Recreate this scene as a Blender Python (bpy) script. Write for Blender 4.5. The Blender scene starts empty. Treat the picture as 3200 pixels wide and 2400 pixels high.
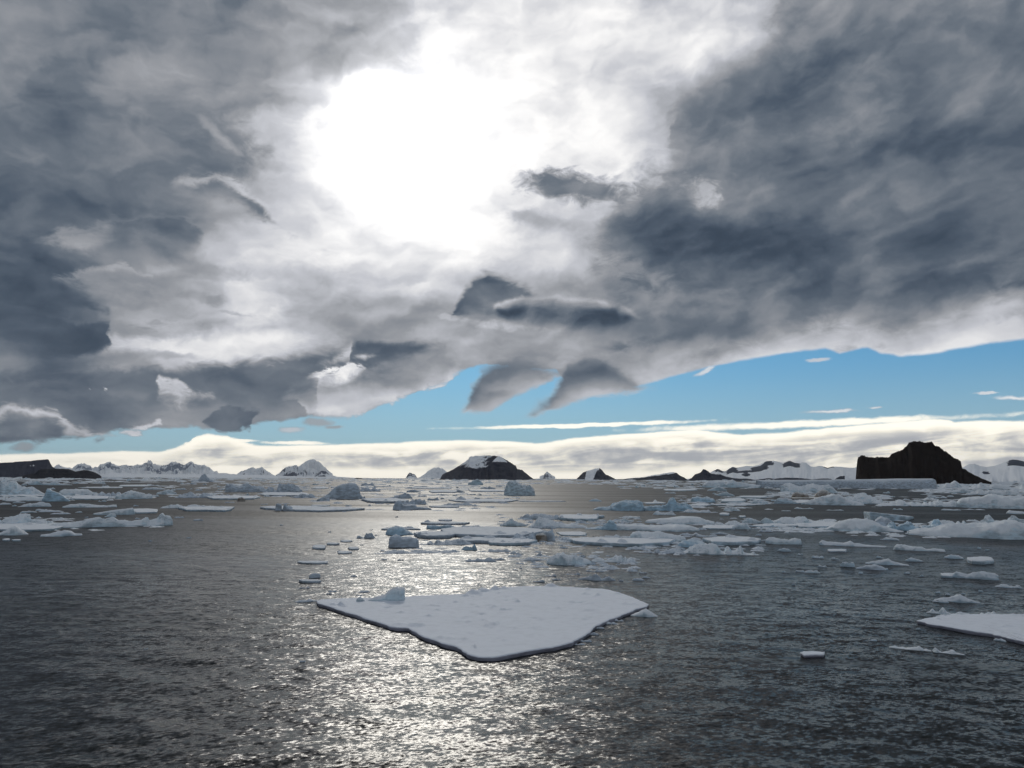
import bpy, bmesh, math, random
import numpy as np
from mathutils import Vector, Matrix, Euler
R = math.radians
sc = bpy.context.scene
C = sc.collection

# ------------------------------------------------------------------ camera
# the picture's own units: a 3200 x 2400 frame, focal length F pixels, eye 12 m above the sea
F, CX, CY, EYE = 2285.0, 1600.0, 1200.0, 12.0
PITCH, ROLL = math.atan(295.0 / F), R(0.27)
cam = bpy.data.cameras.new('camera')
cam.sensor_width = 36.0
cam.lens = 36.0 * F / 3200.0
cam.clip_start, cam.clip_end = 0.5, 400000.0
cob = bpy.data.objects.new('camera', cam); C.objects.link(cob)
CAMROT = Euler((R(90) + PITCH, 0, 0)).to_matrix() @ Matrix.Rotation(ROLL, 3, 'Z')
cob.matrix_world = Matrix.Translation((0, 0, EYE)) @ CAMROT.to_4x4()
sc.camera = cob
CR = np.array(CAMROT)

def ray(X, Y):
    """world direction seen at photo pixel X, Y"""
    d = CR @ np.array([(X - CX) / F, (CY - Y) / F, -1.0])
    return d / np.linalg.norm(d)
def at(X, Y):
    """point of the sea seen at photo pixel X, Y"""
    d = ray(X, Y)
    t = EYE / max(-d[2], 1e-5)
    return np.array([d[0] * t, d[1] * t])
def azel(X, Y):
    d = ray(X, Y)
    return math.degrees(math.atan2(d[0], d[1])), math.degrees(math.asin(d[2]))
def pix(az, el):
    a, e = R(az), R(el)
    d = CR.T @ np.array([math.sin(a) * math.cos(e), math.cos(a) * math.cos(e), math.sin(e)])
    return CX + F * d[0] / -d[2], CY - F * d[1] / -d[2]

# ------------------------------------------------------------------ light and exposure
SUN_AZ, SUN_EL = azel(1375, 450)
sun = bpy.data.lights.new('sun', 'SUN')
sun.energy = 0.62; sun.angle = R(13); sun.color = (1.0, 0.95, 0.86)
sob = bpy.data.objects.new('sun', sun); C.objects.link(sob)
sob.rotation_euler = (R(90 - SUN_EL), 0, R(180 - SUN_AZ))
sc.view_settings.view_transform = 'Standard'; sc.view_settings.look = 'None'
sc.view_settings.exposure = 0.0; sc.view_settings.gamma = 1.0; sc.view_settings.use_curve_mapping = False
sc.cycles.use_adaptive_sampling = True
sc.cycles.adaptive_threshold = 0.02
sc.cycles.max_bounces = 6; sc.cycles.diffuse_bounces = 2; sc.cycles.glossy_bounces = 3
sc.cycles.volume_bounces = 0; sc.cycles.transmission_bounces = 2
sc.cycles.use_denoising = True; sc.cycles.denoiser = 'OPENIMAGEDENOISE'; sc.cycles.denoising_input_passes = 'RGB_ALBEDO_NORMAL'; sc.cycles.denoising_prefilter = 'ACCURATE'
sc.cycles.caustics_reflective = False; sc.cycles.caustics_refractive = False
sc.cycles.sample_clamp_indirect = 4.0

# ------------------------------------------------------------------ small language for shader nodes
class S:
    """one float socket of a node tree, with arithmetic"""
    def __init__(s, g, sock): s.g, s.k = g, sock
    def _op(s, op, *b):
        return s.g.math(op, s, *b)
    def __add__(s, b): return s._op('ADD', b)
    __radd__ = __add__
    def __sub__(s, b): return s._op('SUBTRACT', b)
    def __rsub__(s, b): return s.g.math('SUBTRACT', b, s)
    def __mul__(s, b): return s._op('MULTIPLY', b)
    __rmul__ = __mul__
    def __truediv__(s, b): return s._op('DIVIDE', b)
    def __rtruediv__(s, b): return s.g.math('DIVIDE', b, s)
    def __pow__(s, b): return s._op('POWER', b)
    def max(s, b): return s._op('MAXIMUM', b)
    def min(s, b): return s._op('MINIMUM', b)
    def smooth(s, a, b):
        return s.g.maprange(s, a, b, 0.0, 1.0, 'SMOOTHSTEP')
    def lin(s, a, b, c=0.0, d=1.0):
        return s.g.maprange(s, a, b, c, d, 'LINEAR')

class G:
    def __init__(g, tree): g.t = tree; g.n = tree.nodes; g.l = tree.links
    def node(g, typ, **kw):
        n = g.n.new(typ)
        for k, v in kw.items(): setattr(n, k, v)
        return n
    def put(g, sock, v):
        if isinstance(v, S): g.l.new(v.k, sock)
        elif hasattr(v, 'is_output'): g.l.new(v, sock)
        else: sock.default_value = v
    def math(g, op, *a):
        n = g.node('ShaderNodeMath', operation=op)
        for i, v in enumerate(a): g.put(n.inputs[i], v)
        return S(g, n.outputs[0])
    def maprange(g, v, a, b, c, d, kind):
        n = g.node('ShaderNodeMapRange', interpolation_type=kind, clamp=True)
        for i, q in enumerate((v, a, b, c, d)): g.put(n.inputs[i], q)
        return S(g, n.outputs[0])
    def mix(g, a, b, t):
        n = g.node('ShaderNodeMix', data_type='FLOAT', clamp_factor=True)
        g.put(n.inputs[0], t); g.put(n.inputs[2], a); g.put(n.inputs[3], b)
        return S(g, n.outputs[0])
    def mixc(g, a, b, t, blend='MIX'):
        n = g.node('ShaderNodeMix', data_type='RGBA', blend_type=blend)
        g.put(n.inputs[0], t); g.put(n.inputs[6], a); g.put(n.inputs[7], b)
        return n.outputs[2]
    def xyz(g, x, y, z=0.0):
        n = g.node('ShaderNodeCombineXYZ')
        for i, v in enumerate((x, y, z)): g.put(n.inputs[i], v)
        return n.outputs[0]
    def sepc(g, c):
        n = g.node('ShaderNodeSeparateColor'); g.put(n.inputs[0], c)
        return [S(g, o) for o in n.outputs]
    def rgb(g, r, gg, b):
        n = g.node('ShaderNodeCombineColor')
        for i, v in enumerate((r, gg, b)): g.put(n.inputs[i], v)
        return n.outputs[0]
    def c2v(g, c): return g.xyz(*g.sepc(c))
    def sep(g, v):
        n = g.node('ShaderNodeSeparateXYZ'); g.put(n.inputs[0], v)
        return [S(g, o) for o in n.outputs]
    def noise(g, vec, scale, detail=4.0, rough=0.55, dist=0.0, lac=2.0, color=False, kind='FBM'):
        n = g.node('ShaderNodeTexNoise', noise_dimensions='3D', noise_type=kind)
        if kind == 'FBM': n.normalize = True
        g.put(n.inputs['Vector'], vec)
        for k, v in (('Scale', scale), ('Detail', detail), ('Roughness', rough), ('Distortion', dist), ('Lacunarity', lac)):
            g.put(n.inputs[k], v)
        return g.c2v(n.outputs['Color']) if color else S(g, n.outputs['Fac'])
    def ramp(g, fac, stops, interp='LINEAR'):
        n = g.node('ShaderNodeValToRGB')
        r = n.color_ramp; r.interpolation = interp
        while len(r.elements) < len(stops): r.elements.new(0.5)
        for e, (p, c) in zip(r.elements, stops): e.position = p
        for e, (p, c) in zip(r.elements, stops):
            c = (c, c, c) if not hasattr(c, '__len__') else c
            e.color = (*c, 1.0)
        g.put(n.inputs[0], fac)
        return n.outputs[0]
    def curve(g, fac, pts, handle='AUTO'):
        """float curve through pts (x, y all in 0..1)"""
        n = g.node('ShaderNodeFloatCurve')
        c = n.mapping.curves[0]
        while len(c.points) < len(pts): c.points.new(0.5, 0.5)
        for p, (x, y) in zip(c.points, pts):
            p.location = (x, y); p.handle_type = handle
        n.mapping.use_clip = False
        n.mapping.update()
        g.put(n.inputs['Value'], fac)
        return S(g, n.outputs[0])
    def vmath(g, op, *a, out=0):
        n = g.node('ShaderNodeVectorMath', operation=op)
        for i, v in enumerate(a):
            if op == 'SCALE' and i == 1: g.put(n.inputs['Scale'], v)
            else: g.put(n.inputs[i], v)
        return n.outputs[out]
    def mapping(g, vec, loc=(0, 0, 0), rot=0.0, scale=(1, 1, 1), kind='TEXTURE'):
        n = g.node('ShaderNodeMapping', vector_type=kind)
        g.put(n.inputs[0], vec)
        n.inputs[1].default_value = loc; n.inputs[2].default_value = (0, 0, rot); n.inputs[3].default_value = scale
        return n.outputs[0]

def lin1(v):
    v = v / 255.0
    return v / 12.92 if v <= 0.04045 else ((v + 0.055) / 1.055) ** 2.4
def srgb(r, g, b): return (lin1(r), lin1(g), lin1(b))
# ------------------------------------------------------------------ sky: clear Nishita sky under a broken, sun-lit cloud deck
world = bpy.data.worlds.new('World'); sc.world = world
world.use_nodes = True
world.cycles.sampling_method = 'MANUAL'; world.cycles.sample_map_resolution = 512
g = G(world.node_tree); g.n.clear()
D = 3200.0 / 2212.0
def ae(x, y): return azel(x * D, y * D)
AZ0, AZ1 = -40.0, 40.0
def naz(a): return (a - AZ0) / (AZ1 - AZ0)

coord = g.node('ShaderNodeTexCoord').outputs['Generated']
dx, dy, dz = g.sep(coord)
az = g.math('ARCTAN2', dx, dy) * (180 / math.pi)
el = g.math('ARCSINE', dz) * (180 / math.pi)
sky_v = g.xyz(az, el)
# the deck as a sheet overhead, so its texture shrinks towards the horizon
zz = dz.max(0.0) + 0.10
deck = g.xyz(dx / zz, dy / zz * 0.8, 0.0)
def centred(col, amp):   # noise colour -> signed offset
    return g.vmath('MULTIPLY', g.vmath('SUBTRACT', col, (0.5, 0.5, 0.5)), amp)
n_big = g.noise(sky_v, 0.11, 3.0, 0.5, color=True)
n_mid = g.noise(sky_v, 0.42, 5.0, 0.58, color=True)
warp_soft = g.vmath('ADD', sky_v, g.vmath('ADD', centred(n_big, (6.0, 3.2, 0)), centred(n_mid, (3.2, 1.7, 0))))
n_edge = g.noise(g.mapping(sky_v, scale=(1.6, 1, 1)), 0.9, 6.0, 0.62, color=True)
warp_edge = g.vmath('ADD', sky_v, g.vmath('ADD', centred(n_mid, (1.6, 0.7, 0)), centred(n_edge, (1.5, 0.9, 0))))

# brightness of the deck, from overhead (first row) down to the horizon
COLS = [i * 138.25 for i in range(17)]
ROWS = [0, 70, 140, 210, 280, 350, 420, 490, 560, 630, 700, 770, 840, 910, 980]
DECK = [
 [122,118,120,125,130,145,165,215,228,226,222,205,185,135,135,130,112],
 [125,115,118,128,140,160,168,232,225,226,228,215,180,116,120,128,118],
 [125,122,128,130,148,170,200,250,240,230,228,222,145,108,112,130,122],
 [128,125,135,135,165,220,262,262,250,230,222,150,116,112,110,122,116],
 [115,115,122,128,170,248,270,270,255,228,222,132,112,118,104,112,112],
 [110,110,115,122,160,250,270,270,258,235,235,136,110,110,100,104,104],
 [105,105,112,120,190,232,258,258,236,212,205,135,110,106, 98, 96, 94],
 [100,105,118,115,205,226,240,244,226,196,118,106,103, 94, 90, 90, 84],
 [ 84, 95,135,150,215,222,228,230,224,200,140, 86, 84,100, 98, 80, 74],
 [ 78, 78,135,165,208,192,176,196,165,150,130,106, 95,100, 95, 90, 95],
 [ 84, 78,150,160,226,200,162,165,158,140,128,122,110,115,122,152,168],
 [150,100,185,205,206,150,140,160,158,155,150,134,165,186,188,196,202],
 [152,118,108,112,110,115,150,170,160,160,170,190,195,195,195,200,205],
 [110, 98,130,150,150,190,195,195,190,190,195,200,200,200,200,205,205],
 [120,110,140,160,160,195,195,195,190,190,195,200,200,200,200,205,205]]
DECK = np.array(DECK, float)
def deck_at(X, Y):
    x = min(max(X / D, 0), 2211.9) / 138.25; y = min(max(Y / D, 0), 979.9) / 70.0
    i, j = int(x), int(y); u, v = x - i, y - j
    a = DECK[j, i] * (1 - u) + DECK[j, i + 1] * u; b = DECK[j + 1, i] * (1 - u) + DECK[j + 1, i + 1] * u
    return (a * (1 - v) + b * v) / 255.0
wx, wy, _ = g.sep(warp_soft)
fx = wx.lin(AZ0, AZ1)
L = None; prev = None
for e in [38, 35.5, 33, 30.8, 28.8, 26.8, 24.8, 22.8, 20.8, 18.8, 16.8, 14.8, 12.8, 10.8, 8.8, 6.8, 4.8, 2.8]:
    stops = []
    for k in range(32):
        a = AZ0 + (AZ1 - AZ0) * k / 31
        stops.append((k / 31, deck_at(*pix(a, e))))
    row = g.sepc(g.ramp(fx if L is None else fx + L * 1e-7, stops, 'CARDINAL'))[0]
    L = row if L is None else g.mix(L, row, wy.smooth(prev, e))
    prev = e

ex, ey, _ = g.sep(warp_edge)
L = g.mix(L, 0.40, el.smooth(37.0, 60.0))        # unseen deck overhead, darkened so less light falls on the ice
# texture of the deck
SX, SY = ae(870, 318)
def toward(vec, d):
    """the same place moved a little towards the sun, for light that comes round the edges of the billows"""
    u, v, _ = g.sep(vec)
    ux, uy = SX - u, SY - v
    ln = g.math('SQRT', ux * ux + uy * uy) + 1.5
    return g.xyz(u + ux / ln * d, v + uy / ln * d)
bil = g.vmath('ADD', sky_v, centred(n_mid, (3.0, 1.6, 0)))
def billow(vec): return g.noise(g.mapping(vec, rot=R(7), scale=(2.1, 1, 1)), 0.30, 5.0, 0.46, 0.25)
f2 = billow(bil)
relief_ = f2 - billow(toward(bil, 0.9))
f1 = g.noise(g.mapping(deck, rot=R(-20), scale=(2.2, 1, 1)), 1.5, 6.0, 0.52, 0.3)
f4 = g.noise(g.mapping(bil, rot=R(14), scale=(1.5, 1, 1)), 0.20, 4.0, 0.45, 0.35)
L = L - (f4 - 0.5) * az.smooth(2.0, 12.0) * 0.55 + (f1 - 0.5) * 0.16 - (f2 - 0.5) * 0.40 - relief_ * 0.38

def blob(x, y, a, b, rot=0.0, soft=0.35, vec=None, after=None):
    """soft ellipse, centre and half axes in picture units, as (mask, distance, local y)"""
    ca, ce = ae(x, y)
    k = 0.5 * (abs(ae(x + 50, y)[0] - ae(x - 50, y)[0]) / 100 + abs(ae(x, y - 50)[1] - ae(x, y + 50)[1]) / 100)
    u, v = vec or (ex, ey)
    m = g.mapping(g.xyz(u, v, after * 1e-6 if after else 0.0), (ca, ce, 0), R(rot), (a * k, b * k, 1))   # `after` only fixes the order in which nodes run
    d = S(g, g.vmath('LENGTH', m, out=1))
    return d.smooth(1 + soft, 1 - soft), d, m
def lay(L, x, y, a, b, v, rot=0.0, soft=0.35, op=1.0, vec=None):
    m, d, _ = blob(x, y, a, b, rot, soft, vec, L)
    return g.mix(L, v / 255.0, m * op)

f3 = (g.noise(g.mapping(sky_v, scale=(1.8, 1, 1)), 0.9, 6.0, 0.62, 0.5) - 0.5) * 2.6 + 0.5
def blob(x, y, a, b, rot=0.0, soft=0.35, vec=None, after=None, rag=0.8):
    """soft ragged ellipse, centre and half axes in picture units"""
    ca, ce = ae(x, y)
    k = 0.5 * (abs(ae(x + 50, y)[0] - ae(x - 50, y)[0]) / 100 + abs(ae(x, y - 50)[1] - ae(x, y + 50)[1]) / 100)
    u, v = vec or (ex, ey)
    m = g.mapping(g.xyz(u, v, after * 1e-6 if after else 0.0), (ca, ce, 0), R(rot), (a * k, b * k, 1))   # `after` only fixes the order in which nodes run
    d = S(g, g.vmath('LENGTH', m, out=1))
    if rag: d = d + (f3 - 0.5) * rag
    return d.smooth(1 + soft, 1 - soft)
def lay(L, x, y, a, b, v, rot=0.0, soft=0.35, op=1.0, rag=0.8):
    return g.mix(L, v / 255.0 - (f2 - 0.5) * 0.3 - relief_ * 0.4, blob(x, y, a, b, rot, soft, None, L, rag) * op)
# darker and lighter patches of the deck
for q in [
    (890, 100, 60, 28, 175, 10, .6, .7), (950, 105, 40, 60, 245, 30, .7, .6),
    (1830, 272, 16, 15, 165, 20, .8, .8), (1940, 330, 26, 90, 118, 0, .7, .5), (1720, 100, 40, 100, 105, 20, .7, .5),
    (1560, 560, 150, 62, 74, 8, .7, .85), (1400, 470, 110, 70, 100, 40, .6, .7),
    (1560, 215, 90, 32, 122, 10, .5, .7), (1780, 180, 60, 150, 106, 10, .8, .5), (2100, 480, 150, 40, 84, 8, .7, .5), (1990, 470, 110, 12, 128, 16, .7, .6),
    (470, 330, 85, 60, 118, 25, .5, .85), (480, 300, 52, 9, 190, -32, .9, .5),
    (1235, 402, 108, 28, 104, -6, .45, .9), (1150, 470, 70, 14, 165, -8, .6, .6), (1015, 392, 16, 8, 225, 0, .6, .7),
    (455, 590, 66, 13, 160, 0, .5, .65), (440, 642, 55, 11, 150, -4, .5, .7), (500, 673, 30, 5, 160, -4, .4, .6),
    (700, 640, 120, 60, 165, -20, .8, .5), (280, 640, 60, 26, 135, 0, .6, .7), (770, 680, 170, 40, 150, 6, .8, .4),
    (330, 745, 95, 20, 225, 3, .6, .7), (520, 740, 170, 20, 238, 6, .8, .7), (330, 768, 90, 8, 165, 2, .6, .7),
    ]:
    L = lay(L, *q[:5], rot=q[5], soft=q[6], op=q[7])

# clouds that stand out: outline of the upper and of the lower side, brightness at the lower side, in the body and of the rim lit from behind
small = g.vmath('ADD', sky_v, centred(n_edge, (1.1, 0.55, 0)))
sx, sy, _ = g.sep(small)
hair = g.vmath('ADD', sky_v, centred(n_edge, (0.6, 0.28, 0)))
hx, hy, _ = g.sep(hair)
EH = 20.0
def edge_curve(pts, fac, a0=AZ0, a1=AZ1):
    q = [((ae(x, y)[0] - a0) / (a1 - a0), ae(x, y)[1] / EH) for x, y in pts]
    q = [(min(max(x, 0.0), 1.0), y) for x, y in q]
    return g.curve(fac, [(0, q[0][1])] * (q[0][0] > 0) + q + [(1, q[-1][1])] * (q[-1][0] < 1), 'VECTOR') * EH
def shape(L, top, bot, low, body, rim=None, rw=0.35, st=0.25, sb=0.35, op=1.0, vec='s', cover=None, mott=0.2, rag=None, ef=0.06, soft=1.7):
    u, v = {'s': (sx, sy), 'h': (hx, hy), 'e': (ex, ey)}[vec]
    a0 = min(ae(*p)[0] for p in top + bot) - 0.2; a1 = max(ae(*p)[0] for p in top + bot) + 0.2
    f = (u + L * 1e-7).lin(a0, a1)
    t, b = edge_curve(top, f, a0, a1), edge_curve(bot, f, a0, a1)
    rag = {'s': 0.85, 'h': 0.30, 'e': 1.2}[vec] if rag is None else rag
    w = (f3 - 0.5) * rag
    above, below = v - b + w, t - v + w
    m = below.smooth(-st * soft * 0.3, st * soft) * above.smooth(-sb * soft * 0.3, sb * soft) * (f * (1.0 - f)).smooth(0.0, ef)
    h = above / (t - b + 0.05)
    val = g.mix(low / 255.0, body / 255.0, h.smooth(0.0, 0.65))
    if rim: val = g.mix(val, rim / 255.0, below.smooth(rw, st * 0.3))
    L = g.mix(L, val + (0.5 - f2) * mott * 1.6 - relief_ * mott * 2.0 + (f3 - 0.5) * mott * 0.25, m * op)
    if cover is None: return L
    return L, cover.max(m)
L = shape(L, [(1425,352),(1448,300),(1462,205),(1555,196),(1640,122),(1690,40),(1730,-30),(1800,-60),(2260,-80)], [(1425,354),(1460,420),(1560,520),(1800,600),(2260,560)], 98, 106, None, .5, .8, 2.5, .42, 'e', rag=1.6)
for top, bot, v, op in [
    ([(1296,484),(1390,442),(1480,432),(1560,468),(1650,500),(1710,560)], [(1296,490),(1410,580),(1520,628),(1620,612),(1710,566)], 74, .8),
    ([(1870,528),(1990,484),(2120,452),(2270,436)], [(1870,534),(2020,566),(2120,592),(2270,566)], 78, .75),
    ([(1816,650),(1900,612),(2000,598),(2100,560),(2270,536)], [(1816,656),(1920,694),(2000,664),(2100,622),(2270,592)], 90, .7),
    ([(1640,250),(1700,120),(1760,30),(1860,10),(1930,60),(1960,200)], [(1640,254),(1720,330),(1840,370),(1960,206)], 100, .5),
    ([(1960,300),(2040,250),(2150,270),(2270,260)], [(1960,306),(2060,400),(2150,410),(2270,400)], 98, .5)]:
    L = shape(L, top, bot, v + 16, v, None, .5, .9, .9, op, 's', rag=.9, soft=2.0, mott=.3)
L = lay(L, 1522, 410, 22, 26, 214, rot=30, soft=.9, op=.62, rag=2.4)
L = shape(L, [(355,395),(385,380),(430,384),(470,366),(520,393),(560,428),(600,470),(650,516)], [(355,395),(400,428),(430,446),(480,444),(520,458),(570,484),(620,508),(650,516)], 150, 114, 214, 1.0, .45, .6, .92)
L = shape(L, [(70,515),(150,490),(230,470),(300,462),(390,465),(440,488),(446,515)], [(70,515),(150,545),(210,560),(260,600),(330,592),(400,562),(446,515)], 128, 104, 150, .5, .5, .7, .9)
L = shape(L, [(64,514),(110,500),(180,486),(250,482)], [(64,514),(120,532),(180,552),(250,540)], 150, 158, 175, .5, .4, .5, .8, ef=.24)
L = shape(L, [(-40,540),(60,535),(130,548),(190,560),(252,573)], [(-40,640),(40,640),(110,600),(180,584),(252,574)], 86, 84, None, .5, .4, .4, .85)
L = shape(L, [(112,604),(170,580),(255,566),(330,585),(330,630)], [(112,604),(180,642),(230,680),(300,672),(330,635)], 135, 150, 185, .5, .25, .6, .85)
L = shape(L, [(-40,565),(40,580),(110,605),(180,640),(240,672)], [(-40,650),(100,655),(180,668),(240,674)], 80, 76, None, .5, .4, .4, .9)
L = shape(L, [(-40,640),(50,655),(150,678),(235,690),(242,735)], [(-40,722),(80,760),(170,782),(235,756),(242,740)], 84, 74, 98, .6, .5, .4, .95)
L = shape(L, [(246,702),(300,690),(380,683),(437,700)], [(246,702),(320,720),(390,724),(437,708)], 165, 132, 150, .4, .3, .5, .9)
L = shape(L, [(940,692),(975,684),(985,650),(1005,615),(1050,580),(1090,590),(1140,612),(1170,640)], [(940,692),(1000,700),(1080,700),(1170,650)], 150, 88, 125, .8, .6, .7, .95)
L = shape(L, [(940,690),(965,680),(1060,690),(1150,700),(1230,716)], [(940,690),(1000,702),(1100,716),(1230,720)], 185, 200, 215, .3, .2, .3, .7)
L = shape(L, [(1054,668),(1075,650),(1130,639),(1200,635),(1290,644),(1350,658),(1390,684)], [(1054,668),(1075,692),(1110,712),(1200,722),(1300,720),(1350,713),(1390,688)], 138, 76, 172, 1.15, .22, .5, .97, 'h', mott=.4)
# slate underside, lower left
L = shape(L, [(-60,800),(100,800),(240,794),(420,786),(560,772),(700,762),(760,745),(900,735),(1000,735)], [(-60,940),(300,925),(600,915),(740,900),(900,800),(1000,740)], 112, 96, None, .5, .45, 2.2, .92)
L = shape(L, [(200,905),(350,880),(520,866),(640,870)], [(200,930),(350,925),(520,930),(640,905)], 170, 150, None, .5, .9, .4, .6)
L = shape(L, [(676,792),(720,765),(757,740)], [(676,792),(725,792),(757,784)], 205, 222, None, .5, .5, .5, .8)
L = shape(L, [(752,787),(758,756),(770,740),(850,736),(920,735),(945,746)], [(752,788),(820,783),(880,777),(945,748)], 92, 88, None, .5, .3, .3, .95, 'h')
L = shape(L, [(760,772),(790,758),(822,768)], [(760,772),(790,780),(822,770)], 190, 200, None, .5, .2, .2, .9, 'h')

# underside of the deck, where the clear sky begins
EDGE = [(-60,962),(60,956),(120,952),(210,945),(250,934),(300,928),(420,924),(450,930),(545,922),(600,910),(650,905),(735,903),(790,893),(870,862),(960,830),(995,800),(1040,790),
        (1120,800),(1200,806),(1250,850),(1340,848),(1440,818),(1530,795),(1600,780),(1700,764),(1785,754),(1812,766),(1870,752),(1905,764),(1945,772),(2000,768),(2100,750),(2212,735),(2270,728)]
eb = edge_curve(EDGE, (hx + L * 1e-7).lin(AZ0, AZ1))
cover = (hy - eb + (f3 - 0.5) * 0.35 * az.smooth(12.0, 2.0) + (f3 - 0.5) * 0.08).smooth(-0.06, 0.22)
# pale thin fringe along the deck's rim on the right, where light comes through
L = shape(L, [(1270,862),(1340,820),(1450,775),(1600,728),(1720,688),(1800,672),(1880,690),(1960,700),(2050,664),(2130,625),(2260,596)], [(1270,900),(1700,800),(2260,760)], 226, 206, None, .5, 1.3, .1, .93, 's', None, .16)
L = shape(L, [(1840,700),(1900,670),(1990,660),(2020,668)], [(1840,700),(1900,700),(1980,690),(2020,672)], 150, 112, None, .5, .5, .5, .7)
L = shape(L, [(2080,700),(2150,676),(2260,648)], [(2080,702),(2150,700),(2260,690)], 178, 150, None, .5, .4, .4, .7)
L = shape(L, [(1780,760),(1840,742),(1900,738),(1930,750)], [(1780,768),(1850,764),(1900,758),(1930,752)], 165, 150, None, .5, .3, .3, .5)
L = shape(L, [(1278,752),(1320,738),(1400,728),(1470,722)], [(1278,752),(1340,768),(1420,756),(1470,726)], 120, 104, None, .5, .4, .4, .85)
# tongues and scraps hanging below the deck
L, cover = shape(L, [(596,854),(650,846),(688,834),(692,800),(760,790),(850,784),(905,760),(1000,768),(1012,794)], [(596,854),(640,862),(670,905),(740,901),(790,893),(870,863),(960,831),(1012,796)], 205, 158, 175, .6, .8, .2, .95, 's', cover, .3, ef=.1)
L, cover = shape(L, [(654,812),(690,797),(760,790),(815,792)], [(654,812),(676,822),(690,838),(735,842),(765,825),(815,794)], 195, 236, 252, .3, .15, .8, .95, 's', cover, ef=.12)
L, cover = shape(L, [(990,894),(1006,866),(1020,828),(1040,788),(1072,766),(1120,762),(1180,776),(1236,796),(1262,800)], [(990,895),(1056,894),(1110,863),(1160,838),(1196,824),(1262,802)], 180, 106, 128, .6, .7, .22, .93, 's', cover, rag=.42, ef=.04)
L, cover = shape(L, [(1122,909),(1148,880),(1184,852),(1206,816),(1226,780),(1262,760),(1302,766),(1346,796),(1400,834),(1420,840)], [(1122,910),(1160,900),(1200,886),(1270,863),(1330,856),(1420,842)], 170, 96, 118, .6, .7, .24, .94, 's', cover, rag=.42, ef=.04)
L, cover = shape(L, [(332,832),(345,811),(380,819),(430,845),(462,860)], [(332,834),(340,868),(390,878),(440,870),(462,862)], 165, 186, 222, .7, .3, .6, .95, 's', cover, mott=.35)
L, cover = shape(L, [(200,838),(222,830),(246,838)], [(200,839),(222,846),(246,840)], 190, 220, 235, .2, .1, .1, .9, 's', cover)
L, cover = shape(L, [(442,906),(470,880),(500,869),(562,880),(568,890)], [(442,914),(470,933),(540,931),(552,906),(568,892)], 100, 96, 120, .3, .2, .2, .95, 's', cover)
L, cover = shape(L, [(-40,884),(20,872),(80,880),(122,886),(150,914),(225,932),(260,937)], [(-40,942),(60,956),(150,956),(210,946),(260,938)], 84, 98, 212, 1.1, .3, .2, .97, 's', cover, mott=.35)
L, cover = shape(L, [(240,935),(300,922),(345,912)], [(240,937),(300,932),(345,914)], 190, 205, 240, .2, .15, .15, .9, 's', cover)
for q in [(690, 912, 26, 8, 160, 0), (628, 928, 22, 6, 205, 0), (55, 964, 24, 8, 150, 0), (722, 922, 18, 4, 155, 0), (1768, 776, 22, 4, 205, 0), (1790, 888, 48, 4, 242, 1), (2195, 860, 38, 5.5, 246, -3), (2130, 850, 18, 2.8, 225, 0), (1895, 879, 13, 2.2, 225, 0), (1525, 800, 26, 5, 225, 25)]:
    m = blob(*q[:4], q[5], .5, (sx, sy), L + cover, .9)
    L = g.mix(L, q[4] / 255.0, m * .9); cover = cover.max(m * .85)

# cloud colour: slate where thick, white where the light comes through
cloud_col = g.ramp(L, [(0.0, srgb(22, 34, 50)), (0.25, srgb(58, 71, 87)), (0.34, srgb(77, 89, 104)), (0.45, srgb(106, 115, 126)), (0.6, srgb(149, 152, 158)),
                       (0.78, srgb(196, 198, 205)), (0.9, srgb(232, 232, 234)), (1.0, (1.02, 1.01, 1.0))])

# bright sunlit bank along the horizon
BANK = [(-60,981),(120,978),(230,975),(350,974),(405,958),(420,941),(450,936),(490,940),(520,952),(560,963),(640,961),(800,957),(900,952),(1000,949),(1130,954),(1160,957),(1250,944),(1330,938),(1400,934),(1500,926),
        (1600,938),(1700,932),(1800,922),(1900,914),(2000,905),(2045,905),(2060,909),(2212,908),(2270,907)]
bv = g.vmath('ADD', sky_v, centred(n_edge, (1.6, 0.30, 0)))
bx, by, _ = g.sep(bv)
bt = edge_curve(BANK, bx.lin(AZ0, AZ1))
under = bt - by
bank = under.smooth(-0.06, 0.16)
b1 = g.noise(g.mapping(sky_v, rot=R(3), scale=(8.0, 0.9, 1)), 0.9, 4.0, 0.5, 0.8)
b2 = g.noise(g.mapping(sky_v, scale=(1.5, 0.8, 1)), 0.8, 5.0, 0.55, 0.3)
shade = (b1 * 0.65 + b2 * 0.35 - (az * 0.06).min(1.0) * 0.02).smooth(0.60, 0.38)
shade = shade * under.smooth(0.15, 1.3) * el.smooth(0.25, 1.2)
Lb = g.mix(0.985, 0.70, shade)
bank_col = g.ramp(Lb, [(0.5, srgb(128, 138, 152)), (0.68, srgb(168, 172, 180)), (0.8, (.68, .67, .65)), (0.92, (1.05, 1.0, 0.87)), (1.0, (1.38, 1.30, 1.13))])
# long thin streaks just above the bank
st = 0.0
streaks = None
for (x, y, a, b, rt) in [(1250, 919, 225, 4.0, 1.5), (1740, 916, 300, 7.5, 1.2), (520, 952, 26, 3, 0), (640, 957, 60, 4, 0)]:
    m = blob(x, y, a, b, rt, .5, (bx, by), streaks, .6)
    streaks = m if streaks is None else streaks.max(m)
bank = bank.max(streaks * 0.95)

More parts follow.
